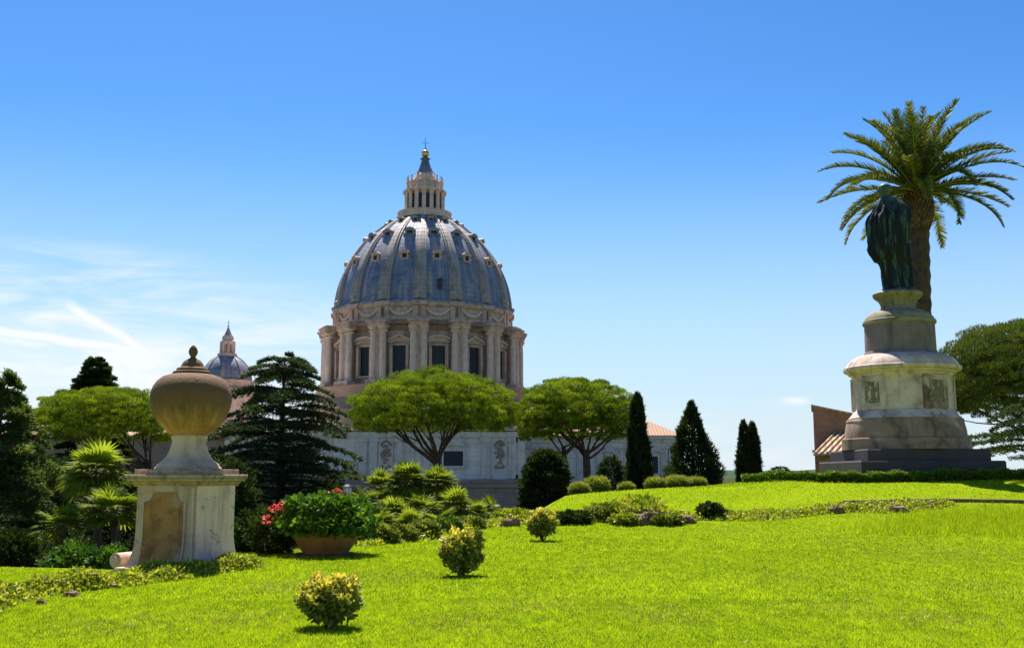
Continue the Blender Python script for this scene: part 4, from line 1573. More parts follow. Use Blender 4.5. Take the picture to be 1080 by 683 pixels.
# the statue: one bronze body seen from behind, cloak falling in folds
ST = mz(298.2) + MZ
st = MB()
U = 44.0 / F * 1.02 / 5.467               # metres per pixel of the enlarged view
UZZ = U * 1.06
OUT = [  # (cy, left, right)
    (640, 163, 345), (628, 163, 345), (626, 168, 338), (600, 168, 335), (560, 167, 332), (520, 165, 328), (490, 158, 326), (478, 146, 325), (470, 128, 325), (440, 118, 325), (425, 110, 324),
    (400, 101, 325), (350, 99, 328), (300, 97, 331), (270, 97, 335), (245, 104, 340), (220, 117, 341), (200, 129, 340), (185, 138, 336), (170, 146, 327), (155, 155, 310), (140, 163, 290),
    (128, 169, 270), (120, 178, 252), (113, 179, 246), (108, 186, 236)]
NS = 160
rings = []
for cyy, l, r_ in OUT:
    zc = (640 - cyy) * UZZ
    xm = ((l + r_) / 2 - 225) * U
    hw_ = (r_ - l) / 2 * U
    depth = hw_ * (0.74 if cyy > 200 else 0.62)
    ring = []
    hfac = min(1.0, max(0.0, (cyy - 112) / 60)) * (1.0 if cyy < 625 else 0.1)
    for k in range(NS):
        a = 2 * PI * k / NS
        ph = a * 7 + 0.9 * math.sin(cyy * 0.011 + a) + 0.004 * cyy * math.cos(a)
        d_ = 0.0042 * (cyy - 110)
        r1 = 1 - abs(math.sin(a * 5 + d_ + 0.5 * math.sin(cyy * 0.009 + a)))
        r2 = 1 - abs(math.sin(a * 8 - d_ * 1.2 + 0.7))
        fold = 0.15 * r1 ** 1.8 + 0.09 * r2 ** 2.2 - 0.06 + 0.02 * math.sin(a * 3 + cyy * 0.012)
        if 480 < cyy < 560:
            fold += 0.03 * math.sin(a * 3 + cyy * 0.05)
        q = 1 + hfac * (fold - 0.03)
        ring.append((xm + hw_ * q * math.cos(a), depth * q * math.sin(a), zc))
    rings.append(ring)
# neck and head as the end of the same skin (the face looks away from the camera)
hc = (208 - 225) * U
for cyy, rr, oy in ((103, 20, 0.02), (98, 22, 0.04), (92, 30, 0.06), (84, 36, 0.07), (75, 39, 0.07), (66, 39.5, 0.07), (56, 37, 0.06), (48, 31, 0.05), (42, 23, 0.05), (38.5, 13, 0.04), (37, 4, 0.04)):
    ring = []
    for k in range(NS):
        a = 2 * PI * k / NS
        x, y = rr * U * math.cos(a), rr * U * 1.14 * math.sin(a)
        f = math.exp(-((a - PI / 2) / 0.22) ** 2)
        if 64 < cyy < 82: y += f * 0.10                      # nose
        if cyy > 84: y += math.exp(-((a - PI / 2) / 0.7) ** 2) * 0.16   # beard
        if cyy in (56, 66): y -= 0.03 * (math.exp(-((a - PI / 2 - 0.45) / 0.15) ** 2) + math.exp(-((a - PI / 2 + 0.45) / 0.15) ** 2))
        if cyy in (66, 75): x += 0.035 * (math.exp(-(a / 0.16) ** 2) + math.exp(-((a - 2 * PI) / 0.16) ** 2) - math.exp(-((a - PI) / 0.16) ** 2))
        curl = 1 + 0.02 * math.sin(a * 9 + cyy) * (1 if math.sin(a) < 0.4 else 0)
        ring.append((hc + x * curl, oy + y * curl, (640 - cyy) * UZZ))
    rings.append(ring)
st.hull(rings)
# arms in front of the body: one raised in blessing, one holding a key, with fingers
def arm(sh, elb, wr, sgn):
    st.tube([sh, ((sh[0] + elb[0]) / 2, (sh[1] + elb[1]) / 2, (sh[2] + elb[2]) / 2), elb, wr], [0.32, 0.29, 0.25, 0.11], 12)
    d = (Vector(wr) - Vector(elb)).normalized()
    sd_ = d.cross(Vector((0, 1, 0))).normalized()
    st.tube([wr, tuple(Vector(wr) + d * 0.12), tuple(Vector(wr) + d * 0.26)], [0.085, 0.115, 0.11], 10)
    for i, l_ in enumerate((0.2, 0.24, 0.22, 0.17)):
        b_ = Vector(wr) + d * 0.24 + sd_ * (i - 1.5) * 0.055
        bend = Vector((0, 0.5, 0)) * (0.1 if i < 2 else 0.6)
        st.tube([tuple(b_), tuple(b_ + d * l_ * 0.5), tuple(b_ + (d + bend).normalized() * l_)], [0.03, 0.028, 0.02], 6)
    b_ = Vector(wr) + d * 0.1 + sd_ * -0.1
    st.tube([tuple(b_), tuple(b_ + (d - sd_).normalized() * 0.1), tuple(b_ + (d * 1.4 - sd_ * 0.6).normalized() * 0.2)], [0.036, 0.032, 0.022], 6)


arm((0.38, 0.15, (640 - 175) * UZZ), (0.55, 0.5, (640 - 290) * UZZ), (0.42, 0.95, (640 - 230) * UZZ), 1)
arm((-0.35, 0.2, (640 - 200) * UZZ), (-0.6, 0.45, (640 - 320) * UZZ), (-0.25, 0.85, (640 - 350) * UZZ), -1)
so_ = st.build('bronze_statue', M['bronze'], None, True, angle=R(50))
so_.location = (at(941.2, 290, MY)[0], MY, ST)
so_.rotation_euler = (0, 0, R(-18))
tag(so_, 'dark green bronze statue in a long draped cloak, standing on the round monument', 'statue')

# ================================================================== urn on its pedestal
UX, UY = at(195.5, 560, 19.2)[0], 19.2
UZ = gz(UX, UY) - 0.04
ROT = R(36) + math.atan2(UX, UY) * -1.0
S4 = 2.627


def u_y(c): return 350 + c / S4
def uz(c): return zz(u_y(c), UY) - UZ


def ur(c): return c / S4 * UY / F * 0.975


ped = empty('stone_pedestal', (UX, UY, UZ), 0, 'square marble pedestal with flared foot and brown panel, under the big urn', 'pedestal')
# the plan is square and stands with one corner towards the camera
wl, wr_ = 153 / S4 / F * UY, 112 / S4 / F * UY
side = math.hypot(wl, wr_) / 2 * 1.0
ang_p = math.atan2(wr_, wl)                 # turn of the left face away from the camera
cam_dir = math.atan2(UX, UY)
rz_ = ang_p - cam_dir * 0 - R(0)
c = MB()
h = side


def notched(hh, nn):
    """square plan whose corners are cut back by a small step"""
    pts = []
    for k in range(4):
        a = k * PI / 2
        for (x, y) in ((hh - nn, -hh), (hh - nn, -hh + nn), (hh, -hh + nn)):
            pts.append((x * math.cos(a) - y * math.sin(a), x * math.sin(a) + y * math.cos(a)))
    return pts


RZP = -(ang_p + cam_dir)


def rotp(p, z, rz=None):
    rz = RZP if rz is None else rz
    return (p[0] * math.cos(rz) - p[1] * math.sin(rz), p[0] * math.sin(rz) + p[1] * math.cos(rz), z)


rings = []
zt, zb = uz(424), 0.0
Ht = zt - zb
for f, k in ((0, 1.21), (0.06, 1.16), (0.12, 1.10), (0.20, 1.05), (0.30, 1.018), (0.38, 1.004), (0.48, 1.0), (0.6, 1.0), (1.0, 1.0)):
    rings.append([rotp(p, zb + f * Ht) for p in notched(h * k, 0.055)])
c.hull(rings)
sh_ = c.build('shaft', M['pedestal_marble'], ped)
M['pedestal_stain_shade'] = stone('pedestal_stain_shade', (0.60, 0.40, 0.31), (0.17, 0.10, 0.065), 1.5, 0.55, 0.6, rough=0.65, cracks=0.6)  # stained marble, darkened further to paint in the left face's shade
sh_.data.materials.append(M['pedestal_stain_shade'])
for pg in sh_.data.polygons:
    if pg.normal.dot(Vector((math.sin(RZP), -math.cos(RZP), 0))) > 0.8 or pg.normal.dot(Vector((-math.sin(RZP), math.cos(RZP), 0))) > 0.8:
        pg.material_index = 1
c = MB()
for k, (hh, z0, z1) in enumerate(((h * 1.035, uz(426), uz(420)), (h * 1.09, uz(420), uz(413)), (h * 1.19, uz(413), uz(404.5)), (h * 1.22, uz(404.5), uz(394)))):
    c.square([(hh - (0.03 if k in (1, 2) else 0.004), z0 + 0.001 * k), (hh, z1 - 0.012), (hh - 0.012, z1)], RZP)
c.build('cap_slab', M['slab_stone'], ped)
# brown inset panels with an eared top on the four faces
W_ = h * 0.66
Ht2 = Ht
for k in range(4):
    out = [(-W_, 0.02), (W_, 0.02), (W_, Ht2 * 0.80), (W_ * 0.8, Ht2 * 0.82)]
    for i in range(5):
        t = i / 4
        out.append((W_ * (0.78 - 0.18 * math.sin(t * PI / 2)), Ht2 * (0.82 + 0.10 * (1 - math.cos(t * PI / 2)))))
    out += [(-x, z) for x, z in reversed(out[3:])] + [(-W_, Ht2 * 0.80)]
    c = MB()

    def hh_at(z):
        f = min(1, max(0, z / Ht2))
        return h * float(np.interp(f, (0, 0.06, 0.12, 0.20, 0.30, 0.38, 0.48, 1), (1.21, 1.16, 1.10, 1.05, 1.018, 1.004, 1.0, 1.0)))
    if k in (0, 2):
        # strip by strip so that the panel follows the flare of the foot
        zs = [0.02, 0.06 * Ht2, 0.12 * Ht2, 0.20 * Ht2, 0.30 * Ht2, 0.38 * Ht2, 0.48 * Ht2, 0.80 * Ht2]
        rz2 = RZP + k * PI / 2
        rings = []
        for z in zs:
            d = hh_at(z)
            rings.append([rotp((-W_, -d - 0.012), z, rz2), rotp((W_, -d - 0.012), z, rz2), rotp((W_, -d + 0.02), z, rz2), rotp((-W_, -d + 0.02), z, rz2)])
        c.hull(rings)
        o2 = [(x, z) for x, z in out if z > Ht2 * 0.79]
        o2 = [(W_, Ht2 * 0.8005)] + [p for p in out if p[1] > Ht2 * 0.805] + [(-W_, Ht2 * 0.8005)]
        c.prism(o2, lambda p: rotp((p[0], -h - 0.012), p[1], rz2), lambda p: rotp((p[0], -h + 0.02), p[1], rz2))
        pn = c.build('inset_panel', M['pedestal_panel'], ped)
        # raised surround of the panel
        c = MB()
        t_ = 0.045
        for s in (-1, 1):
            rr = []
            for z in zs:
                d = hh_at(z)
                rr.append([rotp((s * W_ - t_ * (s < 0), -d - 0.022), z, rz2), rotp((s * W_ + t_ * (s > 0), -d - 0.022), z, rz2), rotp((s * W_ + t_ * (s > 0), -d + 0.01), z, rz2), rotp((s * W_ - t_ * (s < 0), -d + 0.01), z, rz2)])
            c.hull(rr)
            c.build('panel_edge', M['pedestal_stain_shade'], ped)
            c = MB()
# fallen scroll at the foot (left) and the pale footing slab (right)
c = MB()
sx_, sy_ = at(127, 590, 19.4)[0] - UX, 0.35
c.tube([(sx_ - 0.02, sy_ - 0.35, 0.13), (sx_ + 0.22, sy_ + 0.2, 0.13)], 0.135, 18)
c.tube([(sx_ - 0.035, sy_ - 0.37, 0.13), (sx_ - 0.02, sy_ - 0.35, 0.13)], 0.085, 16)
c.build('scroll', M['urn_pale'], ped, True, angle=R(40))
c = MB()
c.square([(h * 1.33, -0.1), (h * 1.33, 0.03), (h * 1.31, 0.05)], RZP)
c.build('footing', M['urn_pale'], ped)

urn = empty('stone_urn', (UX, UY, UZ + uz(393.8)), 0, 'big brown weathered stone urn with lid and cone finial, on the square pedestal', 'urn')
UB = uz(393.8)


def vz(c): return uz(c) - UB


c = MB()
hp = ur(128)
c.square([(ur(100), 0), (ur(100), vz(381)), (ur(99), vz(380))], RZP)
c.build('plinth', M['slab_stone'], urn)
c = MB()
c.lathe([(ur(90), vz(381)), (ur(91), vz(377)), (ur(89), vz(374)), (ur(84), vz(371)), (ur(85), vz(369)), (ur(82), vz(365)), (ur(70), vz(356)), (ur(60), vz(345)), (ur(53), vz(330)), (ur(48), vz(312)), (ur(46), vz(300)), (ur(46.5), vz(297)), (ur(50), vz(294)), (ur(50.5), vz(289)), (ur(47), vz(286)), (ur(46), vz(284))], 48)
c.build('foot', M['urn_pale'], urn, True, angle=R(35))
c = MB()
c.lathe([(ur(46), vz(285)), (ur(56), vz(280)), (ur(70), vz(270)), (ur(86), vz(254)), (ur(98), vz(236)), (ur(107), vz(214)), (ur(111.5), vz(192)), (ur(112), vz(180)), (ur(110), vz(166)), (ur(105), vz(152)), (ur(95), vz(137)), (ur(80), vz(125)), (ur(60), vz(118.5)), (ur(50), vz(117))], 64)
c.build('bowl', M['urn_stone'], urn, True)
c = MB()
c.lathe([(ur(54), vz(120)), (ur(54.5), vz(115)), (ur(53), vz(111)), (ur(47), vz(109)), (ur(44), vz(106)), (ur(44), vz(103)), (ur(41), vz(100)), (ur(33), vz(97.5)), (ur(32), vz(95)), (ur(29), vz(88)), (ur(23), vz(80)), (ur(14), vz(75)), (ur(8), vz(72)), (ur(7), vz(67)), (ur(10), vz(65))], 40)
c.build('lid', M['urn_stone'], urn, True, angle=R(35))
c = MB()
c.lathe([(ur(8), vz(66)), (ur(11), vz(61)), (ur(12), vz(54)), (ur(10), vz(46)), (ur(6), vz(40)), (ur(1), vz(36))], 20, wob=lambda a, z: 1 + 0.10 * math.cos(10 * a + z * 60))
c.build('finial', M['urn_stone'], urn, True, angle=R(40))

# ================================================================== planter with geraniums
PX, PY = at(343.5, 580, 21.5)[0], 21.5
PZ = gz(PX, PY)
S2 = 4.909
def gz2(c): return zz(490 + c / S2, PY) - PZ
def gr2(c): return c / S2 * PY / F
c = MB()
c.lathe([(gr2(112), -0.03), (gr2(115), gz2(463)), (gr2(108), gz2(458)), (gr2(122), gz2(440)), (gr2(146), gz2(405)), (gr2(166), gz2(372)), (gr2(174), gz2(362)), (gr2(184), gz2(356)), (gr2(184), gz2(345)), (gr2(168), gz2(345)), (gr2(160), gz2(356))], 48)
pl = c.build('planter_bowl', M['terracotta'], None, True, angle=R(35))
pl.location = (PX, PY, PZ)
tag(pl, 'wide terracotta bowl on the lawn, filled with red geraniums', 'planter')
c = MB()
c.lathe([(0.62, -0.05), (0.62, 0.02), (0.60, 0.03)], 40)
sl_ = c.build('footing_slab', M['soil'], pl)

rng = np.random.default_rng(77)
ger = empty('geranium_plant', (PX, PY, PZ + gz2(352)), 0, 'bushy green geranium with red flowers growing from the terracotta bowl', 'plant')
n = 5200
d = sphere(rng, n)
d[:, 2] = np.where(d[:, 2] < -0.22, -d[:, 2], d[:, 2])
q = rng.uniform(0.4, 1, n) ** 0.4 * (1 + 0.12 * np.sin(d[:, 0] * 7) * np.cos(d[:, 1] * 6 + 1) + 0.08 * np.sin(d[:, 2] * 11))
P = d * q[:, None] * np.array([0.98, 0.92, 0.68]) + np.array([0.02, 0, 0.10])
A = d * 0.5 + rng.normal(size=(n, 3)) * 0.5 + np.array([0, 0, 0.2])
# round scalloped leaves: two cards that share a rib
Vs = [cards(P, A, 0.088 * rng.uniform(0.7, 1.4, n), 0.075, rng, 0.8)]
cards_obj('leaves', Vs, [np.clip(rng.uniform(0, 0.9, n) * (0.4 + 0.6 * (q > 0.8)), 0, 1)], M['gera'], ger)
c = MB()
for i in range(26):
    a = rng.uniform(0, 2 * PI)
    qq = rng.uniform(0.2, 0.8)
    limb(c, (0.3 * math.cos(a), 0.3 * math.sin(a), -0.1), (1.0 * qq * math.cos(a), qq * math.sin(a), 0.4 * (1 - qq * qq)), 0.014, 0.007, rng, 0.08, 4)
c.build('stems', M['petiole'], ger)
flow = [(205, 285, -0.2), (243, 222, -0.3), (293, 208, -0.2), (568, 146, -0.1), (511, 147, 0.4)]
for (fx_, fy_, dy) in flow:
    p = at(240 + fx_ / S2, 490 + fy_ / S2, PY + dy)
    loc = np.array(p) - np.array(ger.location)
    big = 0.085 if fy_ < 290 and fx_ not in (478, 511, 742) else 0.035
    k = 34 if big > 0.05 else 12
    dd = sphere(rng, k)
    Pp = loc + dd * big * np.array([1, 1, 0.75])
    fv = cards(Pp, dd + rng.normal(size=(k, 3)) * 0.5, 0.045, 0.045, rng, 0.9)
    fo = cards_obj('flower', [fv], [rng.uniform(0, 1, k)], M['petal'], ger)
    c = MB()
    c.tube([tuple(loc), tuple(loc * np.array([0.92, 0.92, 1]) + np.array([0, 0, -0.25]))], [0.006, 0.008], 5)
    c.build('flower_stalk', M['petiole'], fo)

# ================================================================== street lamp beyond the flowers
LX, LY = at(366.5, 516, 45.0)[0], 45.0
LZ = gz(LX, LY)
lam = empty('street_lamp', (LX, LY, LZ), 0, 'small black lamp post with a white glass lantern, seen above the geraniums', 'lamp post')
def lz2(py): return zz(py, LY) - LZ
c = MB()
c.lathe([(0.12, 0), (0.12, 0.25), (0.06, 0.4), (0.05, lz2(527)), (0.09, lz2(525.5)), (0.05, lz2(525))], 12)
c.build('pole', M['dark_metal'], lam, True, angle=R(40))
M['lamp_glass'] = plain('lamp_glass', (0.9, 0.88, 0.84), 0.3, 0, 0.05)
c = MB()
c.lathe([(0.11, lz2(524.5)), (0.19, lz2(514.0))], 6)
c.build('lamp_glass', M['lamp_glass'], lam)
c = MB()
c.lathe([(0.25, lz2(514.1)), (0.24, lz2(513.0)), (0.12, lz2(510.6)), (0.04, lz2(510.2)), (0.03, lz2(508.5))], 6)
for k in range(6):
    a = 2 * PI * k / 6
    c.tube([(0.115 * math.cos(a), 0.115 * math.sin(a), lz2(525)), (0.20 * math.cos(a), 0.20 * math.sin(a), lz2(513.9))], 0.012, 5)
c.build('lamp_cap', M['dark_metal'], lam)

# ================================================================== trees and plants
def hit(px, py):
    """first point of the ground that the picture point falls on"""
    D = np.linspace(4, 90, 1800)
    k = np.array([at(px, py, d) for d in D])
    g = ground(k[:, 0], k[:, 1])
    i = int(np.argmax(k[:, 2] <= g)) if (k[:, 2] <= g).any() else len(D) - 1
    over = k[:, 1] - np.interp(k[:, 0], XE, YE)
    if over[i] > 1.0:                      # the view passes just over the crest: stand on the crest
        i = int(np.argmin(np.where(over < 0.8, k[:, 2] - g, 1e9)))
    return (float(k[i, 0]), float(k[i, 1]), float(g[i]))


def base_at(px, D):
    x = (px - CX) / F * D
    return (x, D, gz(x, D) - 0.05)


# umbrella pines
PG = 'umbrella pines of the garden'
umbrella_pine('umbrella_pine', base_at(463, 110), at(459, 437, 110), 8.4, 7.4, 4.25, at(461, 480, 110),
              'broad umbrella pine with a domed crown right in front of the big dome', PG, 11, 0.62, nclump=820, per=330, L=0.20, W=0.045, rc=0.88, under=0.72)
umbrella_pine('umbrella_pine', base_at(621, 120), at(606, 441, 120), 6.7, 6.0, 4.3, at(618, 474, 120),
              'umbrella pine with two trunks beside the slender cypress', PG, 12, 0.55, nclump=660, per=330, L=0.21, W=0.047, rc=0.86, under=0.95, fork2=at(594, 470, 120), base2=base_at(608, 120))
umbrella_pine('umbrella_pine', base_at(160, 80), at(112, 446, 80), 5.4, 5.0, 2.5, at(158, 487, 80),
              'bright green umbrella pine just left of the stone urn', PG, 13, 0.32, nclump=560, per=320, L=0.15, W=0.035, rc=0.6, under=0.95)
umbrella_pine('umbrella_pine', base_at(1112, 70), at(1088, 404, 70), 5.9, 5.5, 4.0, at(1102, 458, 70),
              'umbrella pine cut by the picture edge, right of the monument', PG, 14, 0.42, 'pine_dark', nclump=950, per=280, L=0.16, W=0.036, rc=0.7, under=0.9)

# cedars
b_ = base_at(299, 70)
cedar('cedar', b_, zz(374, 70) - b_[2], 7.6, 'tall dark cedar with layered branches between the urn and the big dome', 21, nb=150, dens=1500, L=0.2, W=0.055, droop=0.05, top_pow=0.47, jit=0.34)
b_ = base_at(2, 40)
cedar('cedar', b_, zz(392, 40) - b_[2], 3.7, 'dark drooping cedar at the left edge of the picture', 22, nb=84, dens=1000, L=0.15, W=0.045, trunk_r=0.22, droop=0.16, top_pow=0.72, side=R(-30), mat='cedar_light', jit=0.32)
b_ = base_at(1098, 60)
cedar('cedar', b_, zz(420, 60) - b_[2], 5.4, 'low cedar with feathery branches behind the hedge, right of the monument', 23, nb=26, dens=800, L=0.2, W=0.06, trunk_r=0.25, zlow=0.3, droop=0.02, top_pow=0.5, side=R(180))

# cypresses and other dark evergreens
CG = 'cypresses along the crest'
b_ = base_at(672, 85); H_ = zz(412.5, 85) - b_[2]
column_tree('cypress', b_, H_, [(0, 0.9), (0.15, 1.2), (0.4, 1.05), (0.62, 0.8), (0.8, 0.58), (0.93, 0.42), (1, 0.05)], 'slender dark cypress standing beside the two-trunked pine', CG, 31, n=26000, L=0.26, W=0.085)
b_ = base_at(729, 72); H_ = zz(422, 72) - b_[2]
column_tree('cypress', b_, H_, [(0, 1.6), (0.2, 2.15), (0.38, 1.9), (0.55, 1.4), (0.75, 0.85), (0.9, 0.38), (1, 0.02)], 'broad cone-shaped dark cypress, the widest on the crest', CG, 32, n=32000, L=0.24, W=0.08, lump=0.22, out=0.9)
b_ = base_at(788, 95); H_ = zz(442.5, 95) - b_[2]
column_tree('cypress', b_, H_, [(0, 0.6), (0.2, 0.75), (0.5, 0.66), (0.75, 0.47), (0.93, 0.27), (1, 0.04)], 'dark cypress with a split twin top, apart against the sky', CG, 33, n=13000, L=0.25, W=0.085, stems=((-0.42, 0, 1.0), (0.42, 0.2, 0.985)))
b_ = base_at(575, 60); H_ = zz(473, 60) - b_[2]
column_tree('evergreen_bush', b_, H_, [(0, 1.25), (0.5, 1.35), (0.75, 1.25), (0.9, 0.95), (0.97, 0.6), (1, 0.2)], 'dense blackish rounded evergreen beneath the two-trunked pine', None, 34, n=30000, L=0.2, W=0.08, cat='bush', lump=0.10, out=1.0, up=0.5)
b_ = base_at(643, 80); H_ = zz(481, 80) - b_[2]
column_tree('evergreen_bush', b_, H_, [(0, 0.9), (0.6, 1.1), (0.9, 0.7), (1, 0.2)], 'ragged dark shrub at the foot of the slender cypress', None, 35, n=7000, L=0.3, W=0.1, cat='bush', lump=0.3, out=1.0, up=0.5)
b_ = base_at(99, 120)
cedar('conifer', b_, zz(379, 120) - b_[2], 5.6, 'dark far conifer whose top rises above the bright umbrella pine', 36, nb=150, mat='cypress', group=None, zlow=0.35, L=0.42, W=0.14, dens=800, droop=-0.05, top_pow=0.5)
b_ = base_at(820, 75); H_ = zz(491.5, 75) - b_[2]
column_tree('small_tree', b_, H_, [(0, 0.3), (0.6, 0.5), (0.85, 0.75), (0.95, 0.5), (1, 0.2)], 'small round treetop peeping over the hedge beside the brick building', None, 37, n=5000, L=0.16, W=0.07, mat='shrub_dark', out=1.0, up=0.5)
EG = 'dark evergreens behind the garden'
for i, (px, D, top, r_, lab) in enumerate((
        (40, 62, 474, 2.6, 'dark evergreen tree behind the cedar at the left edge'),
        (84, 66, 478, 2.4, 'dark evergreen tree behind the fan palms, left of the urn'),
        (128, 60, 497, 1.9, 'dark low evergreen below the bright umbrella pine'),
        (236, 62, 478, 2.4, 'dark evergreen tree behind the urn and cedar'),
        (352, 66, 506, 2.6, 'dark evergreen behind the lamp post'))):
    b_ = base_at(px, D)
    H_ = zz(top, D) - b_[2]
    column_tree('evergreen_tree', b_, H_, [(0, r_ * 0.9), (0.4, r_ * 1.05), (0.75, r_ * 0.9), (0.92, r_ * 0.55), (1, 0.2)], lab, EG, 40 + i, n=16000, L=0.26, W=0.1, mat='shrub_dark', lump=0.2, out=1.0, up=0.5)

# fan palms
FG = 'fan palms'
b_ = base_at(118, 31)
fan_palm(b_, [(-0.35, 0, zz(497, 31) - b_[2], 1.15)], 'tallest fan palm left of the urn pedestal', FG, 51, 'fan_dark', 0.60, 0.62, 64, 0.12, low=-0.55)
b_ = base_at(143, 29)
fan_palm(b_, [(-0.45, 0, zz(540, 29) - b_[2], 1.0)], 'leaning fan palm touching the left side of the urn pedestal', FG, 52, 'fan_dark', 0.60, 0.58, 56, 0.12, low=-0.5)
b_ = base_at(112, 30)
fan_palm(b_, [(-1.1, 0, zz(556, 30) - b_[2], 0.85), (-0.35, -0.3, 0.35, 0.7)], 'low sprawling fan palm at the left border of the lawn', FG, 53, 'fan_dark', 0.58, 0.6, 46, 0.13, low=-0.4)
for px, py, D, s, lab in ((404, 514, 37, 0.95, 'fan palm nearest the lamp post, with a short thick trunk'),
                          (431, 508, 36, 1.12, 'middle and tallest fan palm of the clump in front of the basilica'),
                          (463, 511, 36, 1.0, 'fan palm under the trunk of the broad umbrella pine')):
    b_ = base_at(px, D)
    fan_palm(b_, [(0, 0, zz(py, D) - b_[2], s)], lab, FG, px, 'fan', 0.52, 0.42, 72, 0.12, low=-0.7)
for px, py, D, s, lab in ((388, 532, 34, 0.85, 'low fan palm behind the geraniums'), (418, 545, 33, 0.95, 'low fan palm in front of the fan palm clump, without a trunk'),
                          (448, 540, 33.5, 0.95, 'low bushy fan palm at the right foot of the fan palm clump'), (480, 535, 35, 0.95, 'low fan palm closing the clump on the right'),
                          (502, 541, 36, 0.7, 'small yellowish fan palm standing apart under the basilica wall'), (517, 536, 38, 0.66, 'small fan palm nearest the crest of the lawn'),
                          (402, 552, 31, 0.8, 'low fan palm beside the right edge of the geraniums'), (434, 554, 32, 0.85, 'lowest fan palm at the front of the clump'), (464, 551, 33, 0.85, 'low fan palm behind the green border shrub')):
    b_ = base_at(px, D)
    fan_palm(b_, [(0, 0, max(0.25, zz(py, D) - b_[2]), s)], lab, FG, px, 'fan', 0.56, 0.46, 50, 0.09, low=-0.5)

# date palm
DX = 50.0
b_ = base_at(972, DX)
palm = empty('date_palm', b_, 0, 'tall date palm with arching fronds behind the bronze statue', 'palm')
rng = np.random.default_rng(61)
zc_ = zz(203, DX) - b_[2]
tx = at(968, 203, DX)[0] - b_[0]
c = MB()
pts, rad = [], []
for i in range(40):
    f = i / 39
    pts.append((tx * f, 0, -0.3 + (zc_ - 0.4) * f))
    rad.append((0.43 + 0.10 * math.exp(-f * 14) + (0.05 if i % 2 else 0.0)))
c.tube(pts, rad, 18)
c.build('trunk', M['bark_palm'], palm)
c = MB()
for k in range(230):
    f = k / 230
    a = k * 2.39996
    z_ = zc_ - 1.75 + 1.9 * f
    r_ = 0.46 + 0.13 * math.sin(PI * min(1, f * 1.15))
    p0 = np.array([tx * 0.98 + r_ * math.cos(a), r_ * math.sin(a), z_])
    d = np.array([math.cos(a) * 0.5, math.sin(a) * 0.5, 1.0]) * 0.2
    c.tube([tuple(p0 - d * 0.5), tuple(p0 + d * 0.4), tuple(p0 + d + np.array([math.cos(a), math.sin(a), 0]) * 0.05)], [0.10, 0.085, 0.03], 5)
c.build('leaf_bases', M['boot'], palm)
c = MB()
Vs, Ts = [], []
cen = np.array([tx, 0, zc_])
NF = 62
for k in range(NF):
    a = k * 2.39996 + rng.uniform(-0.12, 0.12)
    f = (k + 0.5) / NF
    e0 = R(88 - 100 * f ** 0.95 + rng.uniform(-5, 5))
    L_ = rng.uniform(4.3, 5.0) * (0.85 + 0.15 * math.sin(PI * f))
    hd = np.array([math.cos(a), math.sin(a), 0.0])
    lat = np.array([-math.sin(a), math.cos(a), 0.0])
    nst = 26
    bend = R(52 + 26 * rng.uniform(-1, 1)) * (0.75 + 0.5 * f)
    p = cen + hd * 0.25 + np.array([0, 0, 0.35 * (1 - f)])
    P_, T_ = [], []
    for s in range(nst + 1):
        t = s / nst
        e = e0 - bend * t ** 1.7
        d = hd * math.cos(e) + np.array([0, 0, 1]) * math.sin(e)
        P_.append(p.copy())
        T_.append(d)
        p = p + d * L_ / nst
    c.tube([tuple(q) for q in P_[::3]], [0.055 * (1 - 0.85 * i / (len(P_[::3]) - 1)) for i in range(len(P_[::3]))], 4)
    P_, T_ = np.array(P_), np.array(T_)
    m_ = 100
    ts = np.linspace(0.10, 0.995, m_)
    Pi = np.stack([np.interp(ts * nst, np.arange(nst + 1), P_[:, i]) for i in range(3)], 1)
    Ti = np.stack([np.interp(ts * nst, np.arange(nst + 1), T_[:, i]) for i in range(3)], 1)
    up = np.cross(Ti, lat)
    up = up * np.sign(up[:, 2:3] + 1e-6)
    ll = 0.62 * np.sin(PI * (0.13 + 0.80 * ts)) ** 0.8
    tb = rng.uniform(0.05, 0.75)
    if f > 0.93: tb = 1.0
    for s in (-1, 1):
        A_ = Ti * 0.75 + lat * s * 0.72 + up * 0.38 + rng.normal(size=Pi.shape) * 0.09 + np.array([0, 0, -0.10])
        Vs.append(cards(Pi, A_, ll * rng.uniform(0.85, 1.1, m_), 0.066, rng, 0.25))
        Ts.append(np.clip(tb + rng.normal(size=m_) * 0.12, 0, 1))
c.build('frond_ribs', M['petiole'], palm)
cards_obj('crown', Vs, Ts, M['date'], palm)

# the hedge in front of the monument
rng = np.random.default_rng(70)
hp_ = [at(783, 503, 45.5), at(820, 503, 42.5), at(862, 503, 40.6), at(960, 503, 40.4), at(1110, 503, 40.6)]
HX = np.array([p[0] for p in hp_]); HY = np.array([p[1] for p in hp_])
n = 26000
x = rng.uniform(HX[0], HX[-1], n)
y = np.interp(x, HX, HY) + rng.uniform(-0.27, 0.27, n)
hh = 0.34 + 0.03 * np.sin(x * 3.1) + 0.04 * np.sin(x * 7.7 + 1)
u = rng.uniform(0, 1, n) ** 0.6
P = np.stack([x, y, ground(x, y) + hh * u], 1)
A = rng.normal(size=(n, 3)) * 0.6 + np.array([0, -0.2, 0.6])
ho = cards_obj('hedge', [cards(P, A, 0.085 * rng.uniform(0.6, 1.4, n), 0.05, rng, 0.6)], [np.clip(rng.uniform(0, 0.7, n) + 0.3 * (u > 0.85), 0, 1)], M['hedge'])
tag(ho, 'low clipped green hedge along the crest before the monument', 'hedge')

